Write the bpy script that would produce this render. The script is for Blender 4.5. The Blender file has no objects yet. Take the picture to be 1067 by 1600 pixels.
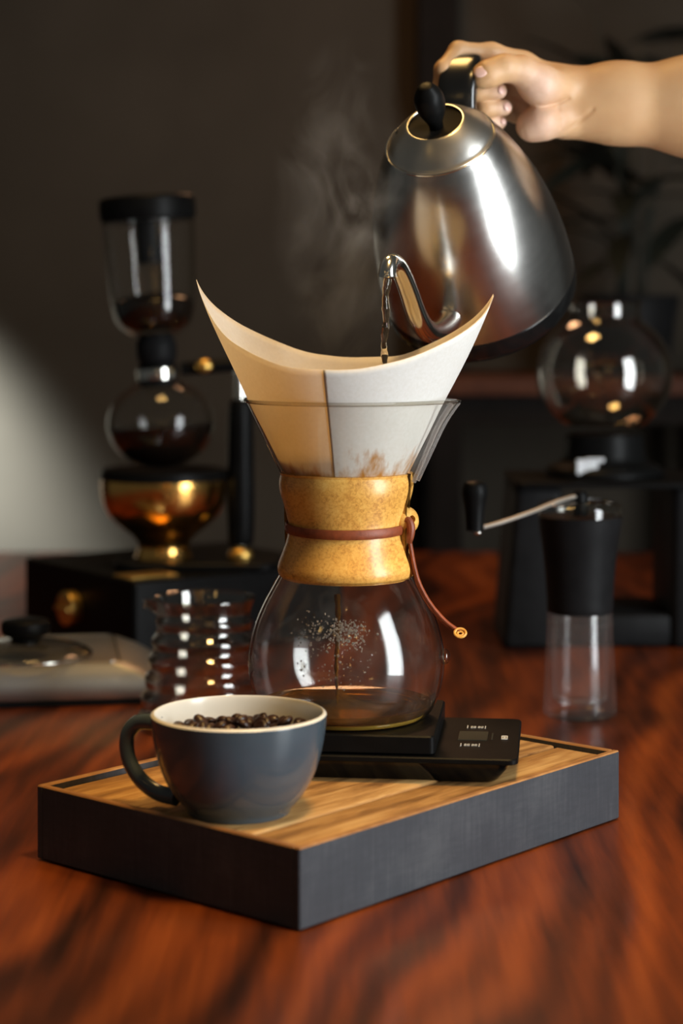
import bpy, bmesh, math, random
import numpy as np
from mathutils import Vector, Matrix, Quaternion

random.seed(7)
np.random.seed(7)
scene = bpy.context.scene
COL = scene.collection

# ------------------------------------------------------------------ camera
T = 0.75                      # table top height
CH = 0.3425                   # lens height above the table
F = 3100.0                    # focal length in pixels of a 1067 x 1600 frame
CAMZ = T + CH
cd = bpy.data.cameras.new('camera')
cam = bpy.data.objects.new('camera', cd)
COL.objects.link(cam)
cam.location = (0, 0, CAMZ)
cam.rotation_euler = (math.radians(90), 0, 0)
cd.sensor_fit = 'VERTICAL'
cd.sensor_height = 36
cd.sensor_width = 24
cd.lens = F / 1600 * 36
cd.shift_y = -0.2
cd.clip_start = 0.02
cd.dof.use_dof = True
cd.dof.focus_distance = 1.30
cd.dof.aperture_fstop = 4.6
scene.camera = cam

# ------------------------------------------------------------------ world, lights, exposure
world = bpy.data.worlds.new('room_ambient')
scene.world = world
world.use_nodes = True
bgn = world.node_tree.nodes['Background']
bgn.inputs[0].default_value = (0.96, 1.0, 0.94, 1)
bgn.inputs[1].default_value = 0.05


def area_light(name, loc, target, sx, sy, power, color):
    d = bpy.data.lights.new(name, 'AREA')
    d.shape = 'RECTANGLE'
    d.size, d.size_y = sx, sy
    d.energy = power
    d.color = color
    o = bpy.data.objects.new(name, d)
    COL.objects.link(o)
    o.location = loc
    o.rotation_euler = (Vector(target) - Vector(loc)).to_track_quat('-Z', 'Y').to_euler()
    return o


def point_light(name, loc, power, color, radius):
    d = bpy.data.lights.new(name, 'POINT')
    d.energy = power
    d.color = color
    d.shadow_soft_size = radius
    o = bpy.data.objects.new(name, d)
    COL.objects.link(o)
    o.location = loc
    return o


def spot_light(name, loc, target, power, color, angle, blend, radius):
    d = bpy.data.lights.new(name, 'SPOT')
    d.energy = power
    d.color = color
    d.spot_size = math.radians(angle)
    d.spot_blend = blend
    d.shadow_soft_size = radius
    o = bpy.data.objects.new(name, d)
    COL.objects.link(o)
    o.location = loc
    o.rotation_euler = (Vector(target) - Vector(loc)).to_track_quat('-Z', 'Y').to_euler()
    return o


# tall daylight window on the right, in front of the table
area_light('window_daylight', (1.45, 0.42, T + 0.30), (0.0, 1.3, T + 0.22), 0.58, 2.0, 55, (0.92, 0.975, 1.0))
# warm downlight above the table
spot_light('ceiling_lamp', (0.20, 0.92, T + 1.35), (0.04, 1.27, T + 0.05), 50, (1.0, 0.62, 0.22), 36, 0.9, 0.11)
# warm hanging lamp straight over the kettle
area_light('hanging_lamp', (-0.14, 1.75, T + 1.60), (0.06, 1.45, T + 0.4), 0.32, 0.32, 8.5, (1.0, 0.60, 0.20))
# round pendant to the left of the photographer
point_light('side_pendant', (-0.80, 0.20, T + 0.95), 0.5, (1.0, 0.62, 0.20), 0.05)
# wall lamp out of frame on the left
spot_light('wall_lamp', (-0.86, 2.98, T + 0.60), (-0.70, 3.3, T + 0.04), 420, (0.84, 0.96, 1.0), 48, 1.0, 0.05)
# weak warm fill added out of view to tint the back wall
point_light('back_wall_fill', (0.05, 2.55, T + 0.85), 4.0, (1.0, 0.52, 0.26), 0.10)
# small pendant bulbs in the room behind the photographer
for x, y, z in [(-0.55, -0.6, 1.25), (0.10, -0.5, 1.10), (0.75, -0.3, 1.3), (0.3, -1.1, 1.0), (-0.9, -0.9, 0.9), (0.2, -0.9, 0.55), (0.15, -0.7, 0.25), (-0.15, -0.3, 0.75), (0.35, -0.2, 0.9), (0.0, -0.25, 1.7)]:
    point_light('pendant_bulb', (x, y, T + z), 0.25, (1.0, 0.58, 0.18), 0.020)
for x, y, z in [(0.45, -0.9, 0.95), (1.1, -0.6, 0.6), (-0.2, -1.0, 0.75), (1.5, -0.2, 1.0), (0.8, -1.3, 0.5), (0.6, -0.8, 1.5), (1.7, -0.1, 0.45)]:
    point_light('cool_bulb', (x, y, T + z), 0.20, (0.85, 0.95, 1.0), 0.016)

scene.view_settings.view_transform = 'Standard'
scene.view_settings.look = 'None'
scene.view_settings.exposure = 0.0
scene.view_settings.gamma = 1.0
scene.view_settings.use_curve_mapping = False
scene.cycles.use_denoising = True
scene.cycles.max_bounces = 14
scene.cycles.transparent_max_bounces = 24
scene.cycles.transmission_bounces = 12
scene.cycles.sample_clamp_indirect = 6.0
scene.cycles.blur_glossy = 0.3


# ------------------------------------------------------------------ geometry helpers
def W(px, py, d):
    """photo pixel at depth d (metres from the lens plane) -> world point"""
    return Vector(((px - 533.5) * d / F, d, CAMZ - (py - 480) * d / F))


def zy(py, d):
    return CAMZ - (py - 480) * d / F


def thing(name, label, cat, loc=(0, 0, 0), rot=None, group=None, kind=None):
    o = bpy.data.objects.new(name, None)
    COL.objects.link(o)
    o.empty_display_size = 0.02
    o.location = loc
    if rot is not None:
        if isinstance(rot, Matrix):
            o.rotation_euler = rot.to_3x3().to_euler()
        else:
            o.rotation_euler = rot
    tag(o, label, cat, group, kind)
    return o


def tag(o, label=None, cat=None, group=None, kind=None):
    if label:
        o['label'] = label
    if cat:
        o['category'] = cat
    if group:
        o['group'] = group
    if kind:
        o['kind'] = kind
    return o


def mobj(name, vf, mat, parent=None, world=False, smooth=True, angle=35, loc=None, mats=None, fmat=None, label=None):
    verts, faces = vf
    if parent is not None and world:
        inv = (Matrix.LocRotScale(parent.location, parent.rotation_euler, None)).inverted()
        verts = [inv @ Vector(v) for v in verts]
    if loc is not None:
        verts = [Vector(v) - Vector(loc) for v in verts]
    me = bpy.data.meshes.new(name)
    me.from_pydata([tuple(v) for v in verts], [], [tuple(f) for f in faces])
    bm = bmesh.new()
    bm.from_mesh(me)
    bmesh.ops.recalc_face_normals(bm, faces=bm.faces)
    bm.to_mesh(me)
    bm.free()
    if mats:
        for m in mats:
            me.materials.append(m)
        if fmat:
            for p, i in zip(me.polygons, fmat):
                p.material_index = i
    else:
        me.materials.append(mat)
    if smooth:
        me.shade_smooth()
        me.set_sharp_from_angle(angle=math.radians(angle))
    o = bpy.data.objects.new(name, me)
    COL.objects.link(o)
    if parent is not None:
        o.parent = parent
    if loc is not None:
        o.location = loc
    if label:
        o['label'] = label
    return o


def merge(*parts):
    V, Fc = [], []
    for v, f in parts:
        n = len(V)
        V += [Vector(p) for p in v]
        Fc += [tuple(i + n for i in q) for q in f]
    return V, Fc


def xf(vf, M):
    return [M @ Vector(v) for v in vf[0]], vf[1]


def catmull(pts, n=8, closed=False):
    P = [np.array(p, float) for p in pts]
    out = []
    m = len(P)
    rng = range(m if closed else m - 1)
    for i in rng:
        if closed:
            p0, p1, p2, p3 = P[(i - 1) % m], P[i], P[(i + 1) % m], P[(i + 2) % m]
        else:
            p1, p2 = P[i], P[i + 1]
            p0 = P[i - 1] if i > 0 else 2 * p1 - p2
            p3 = P[i + 2] if i + 2 < m else 2 * p2 - p1
        for k in range(n):
            t = k / n
            out.append(0.5 * ((2 * p1) + (-p0 + p2) * t + (2 * p0 - 5 * p1 + 4 * p2 - p3) * t * t + (-p0 + 3 * p1 - 3 * p2 + p3) * t ** 3))
    if not closed:
        out.append(P[-1])
    return [tuple(p) for p in out]


def lathe(profile, segs=64, a0=0.0, a1=2 * math.pi, rfun=None, closed_profile=False, caps=False):
    """revolve (r, z) points about local Z; r == 0 makes a pole"""
    full = abs(a1 - a0 - 2 * math.pi) < 1e-6
    nseg = segs if full else segs + 1
    V, Fc = [], []
    rings = []
    for r, z in profile:
        if r < 1e-7 and full:
            rings.append([len(V)])
            V.append(Vector((0, 0, z)))
        else:
            ring = []
            for k in range(nseg):
                a = a0 + (a1 - a0) * k / segs
                rr = r if rfun is None else rfun(r, z, a)
                ring.append(len(V))
                V.append(Vector((rr * math.cos(a), rr * math.sin(a), z)))
            rings.append(ring)
    pairs = list(zip(rings[:-1], rings[1:]))
    if closed_profile:
        pairs.append((rings[-1], rings[0]))
    for A, B in pairs:
        rng = range(nseg) if full else range(nseg - 1)
        for k in rng:
            k2 = (k + 1) % nseg
            if len(A) == 1 and len(B) == 1:
                continue
            if len(A) == 1:
                Fc.append((A[0], B[k], B[k2]))
            elif len(B) == 1:
                Fc.append((A[k], B[0], A[k2]))
            else:
                Fc.append((A[k], B[k], B[k2], A[k2]))
    if caps and not full:
        Fc.append(tuple(r[0] for r in rings))
        Fc.append(tuple(r[-1] for r in reversed(rings)))
    return V, Fc


def tube(path, rad, segs=12, closed=False, flat=1.0, up=None, cap=True):
    """swept tube; rad scalar or list; flat squashes along the frame's second axis"""
    P = [Vector(p) for p in path]
    n = len(P)
    R = rad if isinstance(rad, (list, tuple)) else [rad] * n
    V, Fc = [], []
    N = None
    for i in range(n):
        if closed:
            t = (P[(i + 1) % n] - P[i - 1]).normalized()
        else:
            t = (P[min(i + 1, n - 1)] - P[max(i - 1, 0)]).normalized()
        if up is not None:
            N = Vector(up) - t * Vector(up).dot(t)
            N.normalize()
        elif N is None:
            ref = Vector((0, 0, 1)) if abs(t.z) < 0.9 else Vector((1, 0, 0))
            N = (ref - t * ref.dot(t)).normalized()
        else:
            N = (N - t * N.dot(t)).normalized()
        B = t.cross(N)
        for k in range(segs):
            a = 2 * math.pi * k / segs
            V.append(P[i] + (B * math.cos(a) + N * math.sin(a) * flat) * R[i])
    m = n if closed else n - 1
    for i in range(m):
        for k in range(segs):
            a, b = i * segs + k, i * segs + (k + 1) % segs
            c, d = ((i + 1) % n) * segs + (k + 1) % segs, ((i + 1) % n) * segs + k
            Fc.append((a, b, c, d))
    if cap and not closed:
        Fc.append(tuple(reversed(range(segs))))
        Fc.append(tuple((n - 1) * segs + k for k in range(segs)))
    return V, Fc


def box(cx, cy, cz, sx, sy, sz, bevel=0.0, seg=2):
    bm = bmesh.new()
    bmesh.ops.create_cube(bm, size=1.0)
    for v in bm.verts:
        v.co = Vector((cx + v.co.x * sx, cy + v.co.y * sy, cz + v.co.z * sz))
    if bevel > 0:
        bmesh.ops.bevel(bm, geom=list(bm.edges), offset=bevel, segments=seg, profile=0.5, affect='EDGES')
    V = [v.co.copy() for v in bm.verts]
    bm.verts.index_update()
    Fc = [tuple(v.index for v in f.verts) for f in bm.faces]
    bm.free()
    return V, Fc


def ellipsoid(c, rx, ry, rz, u=16, v=10):
    V, Fc = lathe([(math.sin(math.pi * i / v), -math.cos(math.pi * i / v)) for i in range(v + 1)], u)
    return [Vector(c) + Vector((p.x * rx, p.y * ry, p.z * rz)) for p in V], Fc


def rounded_loop(hx, hy, r, n=6):
    pts = []
    for cx, cy, a0 in ((hx - r, hy - r, 0), (-hx + r, hy - r, 90), (-hx + r, -hy + r, 180), (hx - r, -hy + r, 270)):
        for k in range(n + 1):
            a = math.radians(a0 + 90 * k / n)
            pts.append((cx + r * math.cos(a), cy + r * math.sin(a)))
    return pts


def loft(loops, cap0=True, cap1=True):
    """loops: lists of 3-D points of equal length"""
    V, Fc = [], []
    n = len(loops[0])
    for L in loops:
        V += [Vector(p) for p in L]
    for i in range(len(loops) - 1):
        for k in range(n):
            k2 = (k + 1) % n
            Fc.append((i * n + k, i * n + k2, (i + 1) * n + k2, (i + 1) * n + k))
    if cap0:
        Fc.append(tuple(reversed(range(n))))
    if cap1:
        Fc.append(tuple((len(loops) - 1) * n + k for k in range(n)))
    return V, Fc


def rslab(hx, hy, r, levels, n=6):
    """rounded rectangle slab from (z, inset) levels"""
    return loft([[(x, y, z) for x, y in rounded_loop(hx - i, hy - i, max(r - i, 0.0004), n)] for z, i in levels])


# ------------------------------------------------------------------ material helpers
class NT:
    def __init__(self, name):
        self.m = bpy.data.materials.new(name)
        self.m.use_nodes = True
        self.t = self.m.node_tree
        self.t.nodes.clear()
        self.out = self.n('ShaderNodeOutputMaterial')

    def n(self, typ, **kw):
        nd = self.t.nodes.new(typ)
        for k, v in kw.items():
            if k.startswith('i_'):
                key = k[2:]
                key = int(key) if key.isdigit() else key.replace('_', ' ')
                nd.inputs[key].default_value = v
            else:
                setattr(nd, k, v)
        return nd

    def l(self, a, b):
        self.t.links.new(a, b)

    def math(self, op, a, b=None, c=None, clamp=False):
        nd = self.n('ShaderNodeMath', operation=op, use_clamp=clamp)
        for i, v in enumerate((a, b, c)):
            if v is None:
                continue
            if isinstance(v, (int, float)):
                nd.inputs[i].default_value = v
            else:
                self.l(v, nd.inputs[i])
        return nd.outputs[0]

    def coords(self, scale=(1, 1, 1), rot=(0, 0, 0), loc=(0, 0, 0), kind='Object'):
        tc = self.n('ShaderNodeTexCoord')
        mp = self.n('ShaderNodeMapping')
        mp.inputs['Scale'].default_value = scale
        mp.inputs['Rotation'].default_value = rot
        mp.inputs['Location'].default_value = loc
        self.l(tc.outputs[kind], mp.inputs[0])
        return mp.outputs[0]

    def noise(self, vec, scale, detail=4, rough=0.55, dist=0.0):
        nd = self.n('ShaderNodeTexNoise')
        nd.inputs['Scale'].default_value = scale
        nd.inputs['Detail'].default_value = detail
        nd.inputs['Roughness'].default_value = rough
        nd.inputs['Distortion'].default_value = dist
        self.l(vec, nd.inputs['Vector'])
        return nd.outputs['Fac']

    def ramp(self, fac, stops):
        nd = self.n('ShaderNodeValToRGB')
        el = nd.color_ramp.elements
        while len(el) < len(stops):
            el.new(0.5)
        for e, (p, c) in zip(el, stops):
            e.position = p
            e.color = (*c, 1) if len(c) == 3 else c
        self.l(fac, nd.inputs[0])
        return nd.outputs[0]

    def mixc(self, fac, a, b, blend='MIX'):
        nd = self.n('ShaderNodeMix', data_type='RGBA', blend_type=blend)
        if isinstance(fac, (int, float)):
            nd.inputs[0].default_value = fac
        else:
            self.l(fac, nd.inputs[0])
        for i, v in ((6, a), (7, b)):
            if isinstance(v, tuple):
                nd.inputs[i].default_value = (*v, 1)
            else:
                self.l(v, nd.inputs[i])
        return nd.outputs[2]

    def bsdf(self, **kw):
        b = self.n('ShaderNodeBsdfPrincipled')
        for k, v in kw.items():
            key = k.replace('_', ' ')
            if isinstance(v, tuple) and len(v) == 3:
                v = (*v, 1)
            if hasattr(v, 'is_linked'):
                self.l(v, b.inputs[key])
            else:
                b.inputs[key].default_value = v
        return b

    def bump(self, height, strength, dist=0.001):
        nd = self.n('ShaderNodeBump')
        nd.inputs['Strength'].default_value = strength
        nd.inputs['Distance'].default_value = dist
        self.l(height, nd.inputs['Height'])
        return nd.outputs[0]

    def done(self, shader):
        self.l(shader, self.out.inputs[0])
        return self.m


def plain(name, col, rough=0.5, metal=0.0, spec=0.5, noise_amt=0.12, nscale=60, bump=0.0, **kw):
    n = NT(name)
    c = n.coords()
    f = n.noise(c, nscale, 3)
    lo = tuple(max(0, x * (1 - noise_amt)) for x in col)
    hi = tuple(min(1, x * (1 + noise_amt)) for x in col)
    colr = n.ramp(f, [(0.3, lo), (0.7, hi)])
    b = n.bsdf(Base_Color=colr, Roughness=rough, Metallic=metal, Specular_IOR_Level=spec, **kw)
    if bump:
        n.l(n.bump(n.noise(c, nscale * 4, 3), bump, 0.0006), b.inputs['Normal'])
    return n.done(b.outputs[0])


def thin_glass(name, tint=(0.97, 0.97, 0.95), edge=(0.55, 0.53, 0.48), refl=1.0, rough=0.0):
    """a thin glass wall: mirror share grows at grazing angles, the rest passes straight through, longer paths absorb more"""
    n = NT(name)
    lw = n.n('ShaderNodeLayerWeight')
    lw.inputs[0].default_value = 0.5
    facing = lw.outputs['Facing']
    p5 = n.math('POWER', facing, 4.0)
    fac = n.math('MULTIPLY_ADD', p5, 0.85 * refl, 0.045 * refl, clamp=True)
    col = n.ramp(n.math('POWER', facing, 3.0), [(0.0, tint), (1.0, edge)])
    tr = n.n('ShaderNodeBsdfTransparent')
    n.l(col, tr.inputs[0])
    gl = n.n('ShaderNodeBsdfGlossy')
    gl.inputs['Roughness'].default_value = rough
    mx = n.n('ShaderNodeMixShader')
    n.l(fac, mx.inputs[0])
    n.l(tr.outputs[0], mx.inputs[1])
    n.l(gl.outputs[0], mx.inputs[2])
    return n.done(mx.outputs[0])


def fogged_glass(name='condensation fogged glass', refl=0.6, film0=0.0, uneven=1.0):
    """inside of the carafe: clear with an uneven film of condensation"""
    n = NT(name)
    lw = n.n('ShaderNodeLayerWeight')
    lw.inputs[0].default_value = 0.5
    p5 = n.math('MULTIPLY_ADD', n.math('POWER', lw.outputs['Facing'], 4.0), refl, 0.05, clamp=True)
    tr = n.n('ShaderNodeBsdfTransparent')
    gl = n.n('ShaderNodeBsdfGlossy')
    gl.inputs['Roughness'].default_value = 0.10
    mx = n.n('ShaderNodeMixShader')
    n.l(p5, mx.inputs[0])
    n.l(tr.outputs[0], mx.inputs[1])
    n.l(gl.outputs[0], mx.inputs[2])
    f = n.noise(n.coords(scale=(1, 1, 0.7)), 38, 6, 0.62, 0.6)
    f2 = n.noise(n.coords(), 11, 2, 0.5)
    film = n.math('ADD', n.math('MULTIPLY', n.math('SUBTRACT', f, 0.50, clamp=True), 0.30), n.math('MULTIPLY', n.math('SUBTRACT', f2, 0.40, clamp=True), 0.08))
    film = n.math('MULTIPLY_ADD', film, uneven, film0)
    df = n.n('ShaderNodeBsdfTranslucent')
    df.inputs[0].default_value = (0.85, 0.82, 0.78, 1)
    d2 = n.n('ShaderNodeBsdfDiffuse')
    d2.inputs[0].default_value = (0.85, 0.82, 0.78, 1)
    md_ = n.n('ShaderNodeMixShader')
    md_.inputs[0].default_value = 0.5
    n.l(df.outputs[0], md_.inputs[1])
    n.l(d2.outputs[0], md_.inputs[2])
    m2 = n.n('ShaderNodeMixShader')
    n.l(film, m2.inputs[0])
    n.l(mx.outputs[0], m2.inputs[1])
    n.l(md_.outputs[0], m2.inputs[2])
    return n.done(m2.outputs[0])


def wood_grain(name, dark, mid, light, scale, axis_rot=0.0, spec=0.5, rough=0.5, coat=0.0, bump=0.15, stretch=14.0, blotch=3.0):
    n = NT(name)
    c = n.coords(scale=(scale * stretch, scale, scale * stretch), rot=(0, 0, axis_rot))
    f1 = n.noise(c, 1.0, 6, 0.6, 0.6)
    c2 = n.coords(scale=(blotch * 3, blotch, blotch * 3), rot=(0, 0, axis_rot))
    f2 = n.noise(c2, 1.0, 3, 0.5, 0.3)
    f = n.math('ADD', n.math('MULTIPLY', f1, 0.62), n.math('MULTIPLY', f2, 0.38))
    col = n.ramp(f, [(0.33, dark), (0.5, mid), (0.66, light)])
    b = n.bsdf(Base_Color=col, Roughness=rough, Specular_IOR_Level=spec, Coat_Weight=coat, Coat_Roughness=0.15)
    n.l(n.bump(f1, bump, 0.001), b.inputs['Normal'])
    return n.done(b.outputs[0])


def table_wood():
    n = NT('varnished red brown wood')
    tc = n.n('ShaderNodeTexCoord')
    sx = n.n('ShaderNodeSeparateXYZ')
    n.l(tc.outputs['Object'], sx.inputs[0])
    X, Y = sx.outputs[0], sx.outputs[1]
    # a knot the grain bends around
    kx, ky = -0.055, 1.02
    dx = n.math('SUBTRACT', X, kx)
    dy = n.math('MULTIPLY', n.math('SUBTRACT', Y, ky), 0.75)
    r2 = n.math('ADD', n.math('MULTIPLY', dx, dx), n.math('MULTIPLY', dy, dy))
    g = n.math('EXPONENT', n.math('MULTIPLY', r2, -150.0))
    big = n.noise(n.coords(scale=(3.2, 1.1, 1)), 1.0, 2, 0.5)
    Xr = n.math('ADD', X, n.math('MULTIPLY', Y, -0.16))
    ph = n.math('ADD', n.math('MULTIPLY', Xr, 62.0), n.math('MULTIPLY', big, 22.0))
    ph = n.math('ADD', ph, n.math('MULTIPLY', g, 9.0))
    w = n.math('MULTIPLY_ADD', n.math('SINE', ph), 0.5, 0.5)
    w2 = n.math('MULTIPLY_ADD', n.math('SINE', n.math('MULTIPLY', ph, 2.7)), 0.5, 0.5)
    fine = n.noise(n.coords(scale=(160, 9, 1), rot=(0, 0, 0.14)), 1.0, 5, 0.6, 0.4)
    med = n.noise(n.coords(scale=(26, 2.2, 1), rot=(0, 0, 0.16)), 1.0, 4, 0.6, 0.8)
    f = n.math('ADD', n.math('MULTIPLY', w, 0.20), n.math('MULTIPLY', w2, 0.14))
    f = n.math('ADD', f, n.math('MULTIPLY', fine, 0.28))
    f = n.math('ADD', f, n.math('MULTIPLY', med, 0.38))
    col = n.ramp(f, [(0.28, (0.024, 0.007, 0.004)), (0.42, (0.088, 0.020, 0.007)), (0.56, (0.18, 0.038, 0.009)), (0.72, (0.29, 0.066, 0.014))])
    b = n.bsdf(Base_Color=col, Roughness=0.36, Specular_IOR_Level=0.20, Coat_Weight=0.06, Coat_Roughness=0.10)
    n.l(n.bump(fine, 0.05, 0.0004), b.inputs['Normal'])
    return n.done(b.outputs[0])


def brushed_steel(name, col=(0.60, 0.58, 0.55), rough=0.27):
    n = NT(name)
    c = n.coords(scale=(10, 10, 260))
    f = n.noise(c, 1.0, 2, 0.5)
    spots = n.noise(n.coords(), 28, 4, 0.6)
    r = n.math('ADD', n.math('MULTIPLY_ADD', f, 0.04, rough - 0.02), n.math('MULTIPLY_ADD', spots, 0.10, -0.05))
    b = n.bsdf(Base_Color=col, Metallic=1.0, Roughness=r)
    return n.done(b.outputs[0])


def paper_mat(name='white filter paper', trans=0.55, tint=(0.98, 0.76, 0.40), alb=1.0):
    n = NT(name)
    c = n.coords()
    fib = n.noise(c, 420, 4, 0.6)
    blot = n.noise(c, 26, 4, 0.6)
    sx = n.n('ShaderNodeSeparateXYZ')
    tc = n.n('ShaderNodeTexCoord')
    n.l(tc.outputs['Object'], sx.inputs[0])
    # coffee has soaked the lower paper in an uneven line
    edge = n.noise(n.coords(scale=(60, 60, 18)), 1.0, 4, 0.65)
    h = n.math('ADD', sx.outputs[2], n.math('MULTIPLY_ADD', edge, -0.070, 0.0385))
    st = n.ramp(h, [(0.0, (1, 1, 1)), (0.016, (0.0, 0.0, 0.0))])
    base = n.ramp(fib, [(0.3, (0.88 * alb, 0.86 * alb, 0.80 * alb)), (0.7, (0.95 * alb, 0.94 * alb, 0.90 * alb))])
    base = n.mixc(n.math('MULTIPLY', blot, 0.12), base, (0.62, 0.54, 0.44))
    col = n.mixc(st, base, (0.50, 0.22, 0.035))
    d = n.bsdf(Base_Color=col, Roughness=0.8, Specular_IOR_Level=0.15)
    n.l(n.bump(fib, 0.2, 0.0004), d.inputs['Normal'])
    tr = n.n('ShaderNodeBsdfTranslucent')
    n.l(n.mixc(0.6, col, tint), tr.inputs[0])
    mx = n.n('ShaderNodeMixShader')
    mx.inputs[0].default_value = trans
    n.l(d.outputs[0], mx.inputs[1])
    n.l(tr.outputs[0], mx.inputs[2])
    return n.done(mx.outputs[0])


def amber(name, col, trans, rough=0.02):
    n = NT(name)
    f = n.noise(n.coords(), 30, 2)
    c = n.ramp(f, [(0.3, tuple(x * 0.85 for x in col)), (0.7, tuple(min(1, x * 1.1) for x in col))])
    b = n.bsdf(Base_Color=c, Roughness=rough, Transmission_Weight=trans, IOR=1.34)
    return n.done(b.outputs[0])


def liquid(name, col, ior=1.33, rough=0.0):
    n = NT(name)
    g = n.n('ShaderNodeBsdfGlass')
    g.inputs['Color'].default_value = (*col, 1)
    g.inputs['Roughness'].default_value = rough
    g.inputs['IOR'].default_value = ior
    return n.done(g.outputs[0])


def skin_mat():
    n = NT('skin')
    at = n.n('ShaderNodeAttribute')
    at.attribute_name = 'palm'
    c = n.coords()
    f = n.noise(c, 90, 5, 0.6)
    f2 = n.noise(c, 22, 3, 0.5)
    base = n.ramp(f2, [(0.3, (0.54, 0.30, 0.145)), (0.7, (0.64, 0.39, 0.20))])
    pal = n.ramp(f, [(0.3, (0.66, 0.42, 0.30)), (0.7, (0.76, 0.51, 0.385))])
    col = n.mixc(at.outputs['Fac'], base, pal)
    b = n.bsdf(Base_Color=col, Roughness=0.46, Specular_IOR_Level=0.4, Subsurface_Weight=0.12, Subsurface_Scale=0.006)
    b.inputs['Subsurface Radius'].default_value = (1.0, 0.4, 0.2)
    creases = n.noise(n.coords(scale=(1.0, 1.0, 2.0)), 260, 4, 0.65)
    n.l(n.bump(creases, 0.22, 0.0006), b.inputs['Normal'])
    return n.done(b.outputs[0])


def slate_paint():
    n = NT('slate grey paint')
    f = n.noise(n.coords(scale=(60, 60, 260)), 1.0, 5, 0.7)
    f2 = n.noise(n.coords(scale=(300, 300, 26)), 1.0, 4, 0.7)
    bl = n.noise(n.coords(), 14, 3, 0.5)
    m = n.math('ADD', n.math('MULTIPLY', f, 0.25), n.math('ADD', n.math('MULTIPLY', f2, 0.30), n.math('MULTIPLY', bl, 0.45)))
    col = n.ramp(m, [(0.36, (0.031, 0.035, 0.042)), (0.5, (0.043, 0.047, 0.056)), (0.64, (0.068, 0.072, 0.080))])
    b = n.bsdf(Base_Color=col, Roughness=0.62, Specular_IOR_Level=0.35)
    n.l(n.bump(f2, 0.25, 0.0008), b.inputs['Normal'])
    return n.done(b.outputs[0])


def steam_mat():
    n = NT('steam')
    tc = n.n('ShaderNodeTexCoord')
    mp = n.n('ShaderNodeMapping')
    mp.inputs['Scale'].default_value = (1.0, 1.0, 0.62)
    n.l(tc.outputs['Object'], mp.inputs[0])
    f = n.noise(mp.outputs[0], 22.0, 5, 0.55, 2.2)
    g = n.n('ShaderNodeVectorMath', operation='LENGTH')
    gm = n.n('ShaderNodeMapping')
    gm.inputs['Scale'].default_value = (1 / 0.052, 1 / 0.03, 1 / 0.125)
    n.l(tc.outputs['Object'], gm.inputs[0])
    n.l(gm.outputs[0], g.inputs[0])
    fall = n.math('SUBTRACT', 1.0, g.outputs['Value'], clamp=True)
    d = n.math('SUBTRACT', f, 0.44, clamp=True)
    d = n.math('MULTIPLY', n.math('MULTIPLY', d, fall), 34.0)
    v = n.n('ShaderNodeVolumePrincipled')
    v.inputs['Color'].default_value = (0.95, 0.95, 0.95, 1)
    n.l(d, v.inputs['Density'])
    n.l(v.outputs[0], n.out.inputs['Volume'])
    return n.m


M = {}
M['table'] = table_wood()
M['plank'] = wood_grain('worn acacia planks', (0.11, 0.044, 0.013), (0.47, 0.245, 0.078), (0.72, 0.45, 0.175), 14, rough=0.62, spec=0.3, bump=0.9, stretch=8, blotch=9)
M['plank_edge'] = wood_grain('raw plank edge', (0.18, 0.075, 0.025), (0.36, 0.17, 0.055), (0.48, 0.25, 0.09), 9, rough=0.55, bump=0.3, stretch=6)
M['slate'] = slate_paint()
M['collar'] = wood_grain('pale polished collar wood', (0.50, 0.20, 0.035), (0.82, 0.42, 0.085), (0.92, 0.55, 0.14), 150, axis_rot=0.4, rough=0.36, coat=0.25, bump=0.10, stretch=3.5, blotch=22)
M['leather'] = plain('red brown leather', (0.24, 0.052, 0.014), 0.5, noise_amt=0.25, nscale=220, bump=0.2)
M['glass'] = thin_glass('clear glass', rough=0.07)
M['server_glass'] = thin_glass('clear server glass', (0.93, 0.91, 0.87), (0.45, 0.40, 0.34), 2.0, 0.05)
M['glass_rim'] = thin_glass('glass lip', (0.90, 0.89, 0.85), (0.42, 0.38, 0.33), 1.6)
M['lip_glass'] = fogged_glass('thick lip glass', 1.2, 0.14)
M['amber_glass'] = thin_glass('yellowish base glass', (0.92, 0.86, 0.62), (0.50, 0.38, 0.10), 1.3)
M['smoke_glass'] = fogged_glass('scuffed clear plastic', 0.9, 0.025, 0.3)
M['fogged_glass'] = fogged_glass()
M['paper'] = paper_mat()
M['paper_layers'] = paper_mat('three layers of filter paper', 0.16, (0.95, 0.90, 0.80), 0.88)
M['coffee'] = amber('brewed coffee', (0.30, 0.115, 0.012), 0.80)
M['base_glint'] = amber('base glass with warm glint', (0.62, 0.40, 0.07), 0.55, 0.08)  # gold line of reflected warm light, put into the glass colour
M['coffee_black'] = plain('black coffee', (0.010, 0.006, 0.004), 0.08, noise_amt=0.2)
M['water'] = liquid('hot water', (0.97, 0.95, 0.90))
M['steel'] = brushed_steel('brushed steel', (0.53, 0.515, 0.49), 0.25)
M['case_steel'] = brushed_steel('worn case steel', (0.45, 0.44, 0.42), 0.42)
M['steel_lid'] = brushed_steel('brushed steel lid', (0.58, 0.56, 0.52), 0.32)
M['steel_shiny'] = brushed_steel('polished steel', (0.78, 0.76, 0.71), 0.17)
M['arm_steel'] = brushed_steel('satin crank steel', (0.9, 0.88, 0.82), 0.5)
M['black'] = plain('black plastic', (0.005, 0.005, 0.005), 0.40, spec=0.09, noise_amt=0.2)
M['black_gloss'] = plain('glossy black plastic', (0.006, 0.006, 0.006), 0.14, spec=0.3, noise_amt=0.2)
M['grip'] = plain('satin black handle', (0.008, 0.008, 0.008), 0.20, spec=0.8, noise_amt=0.2)
M['black_matte'] = plain('matte black plastic', (0.010, 0.010, 0.0105), 0.5, spec=0.09, noise_amt=0.2)
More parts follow.
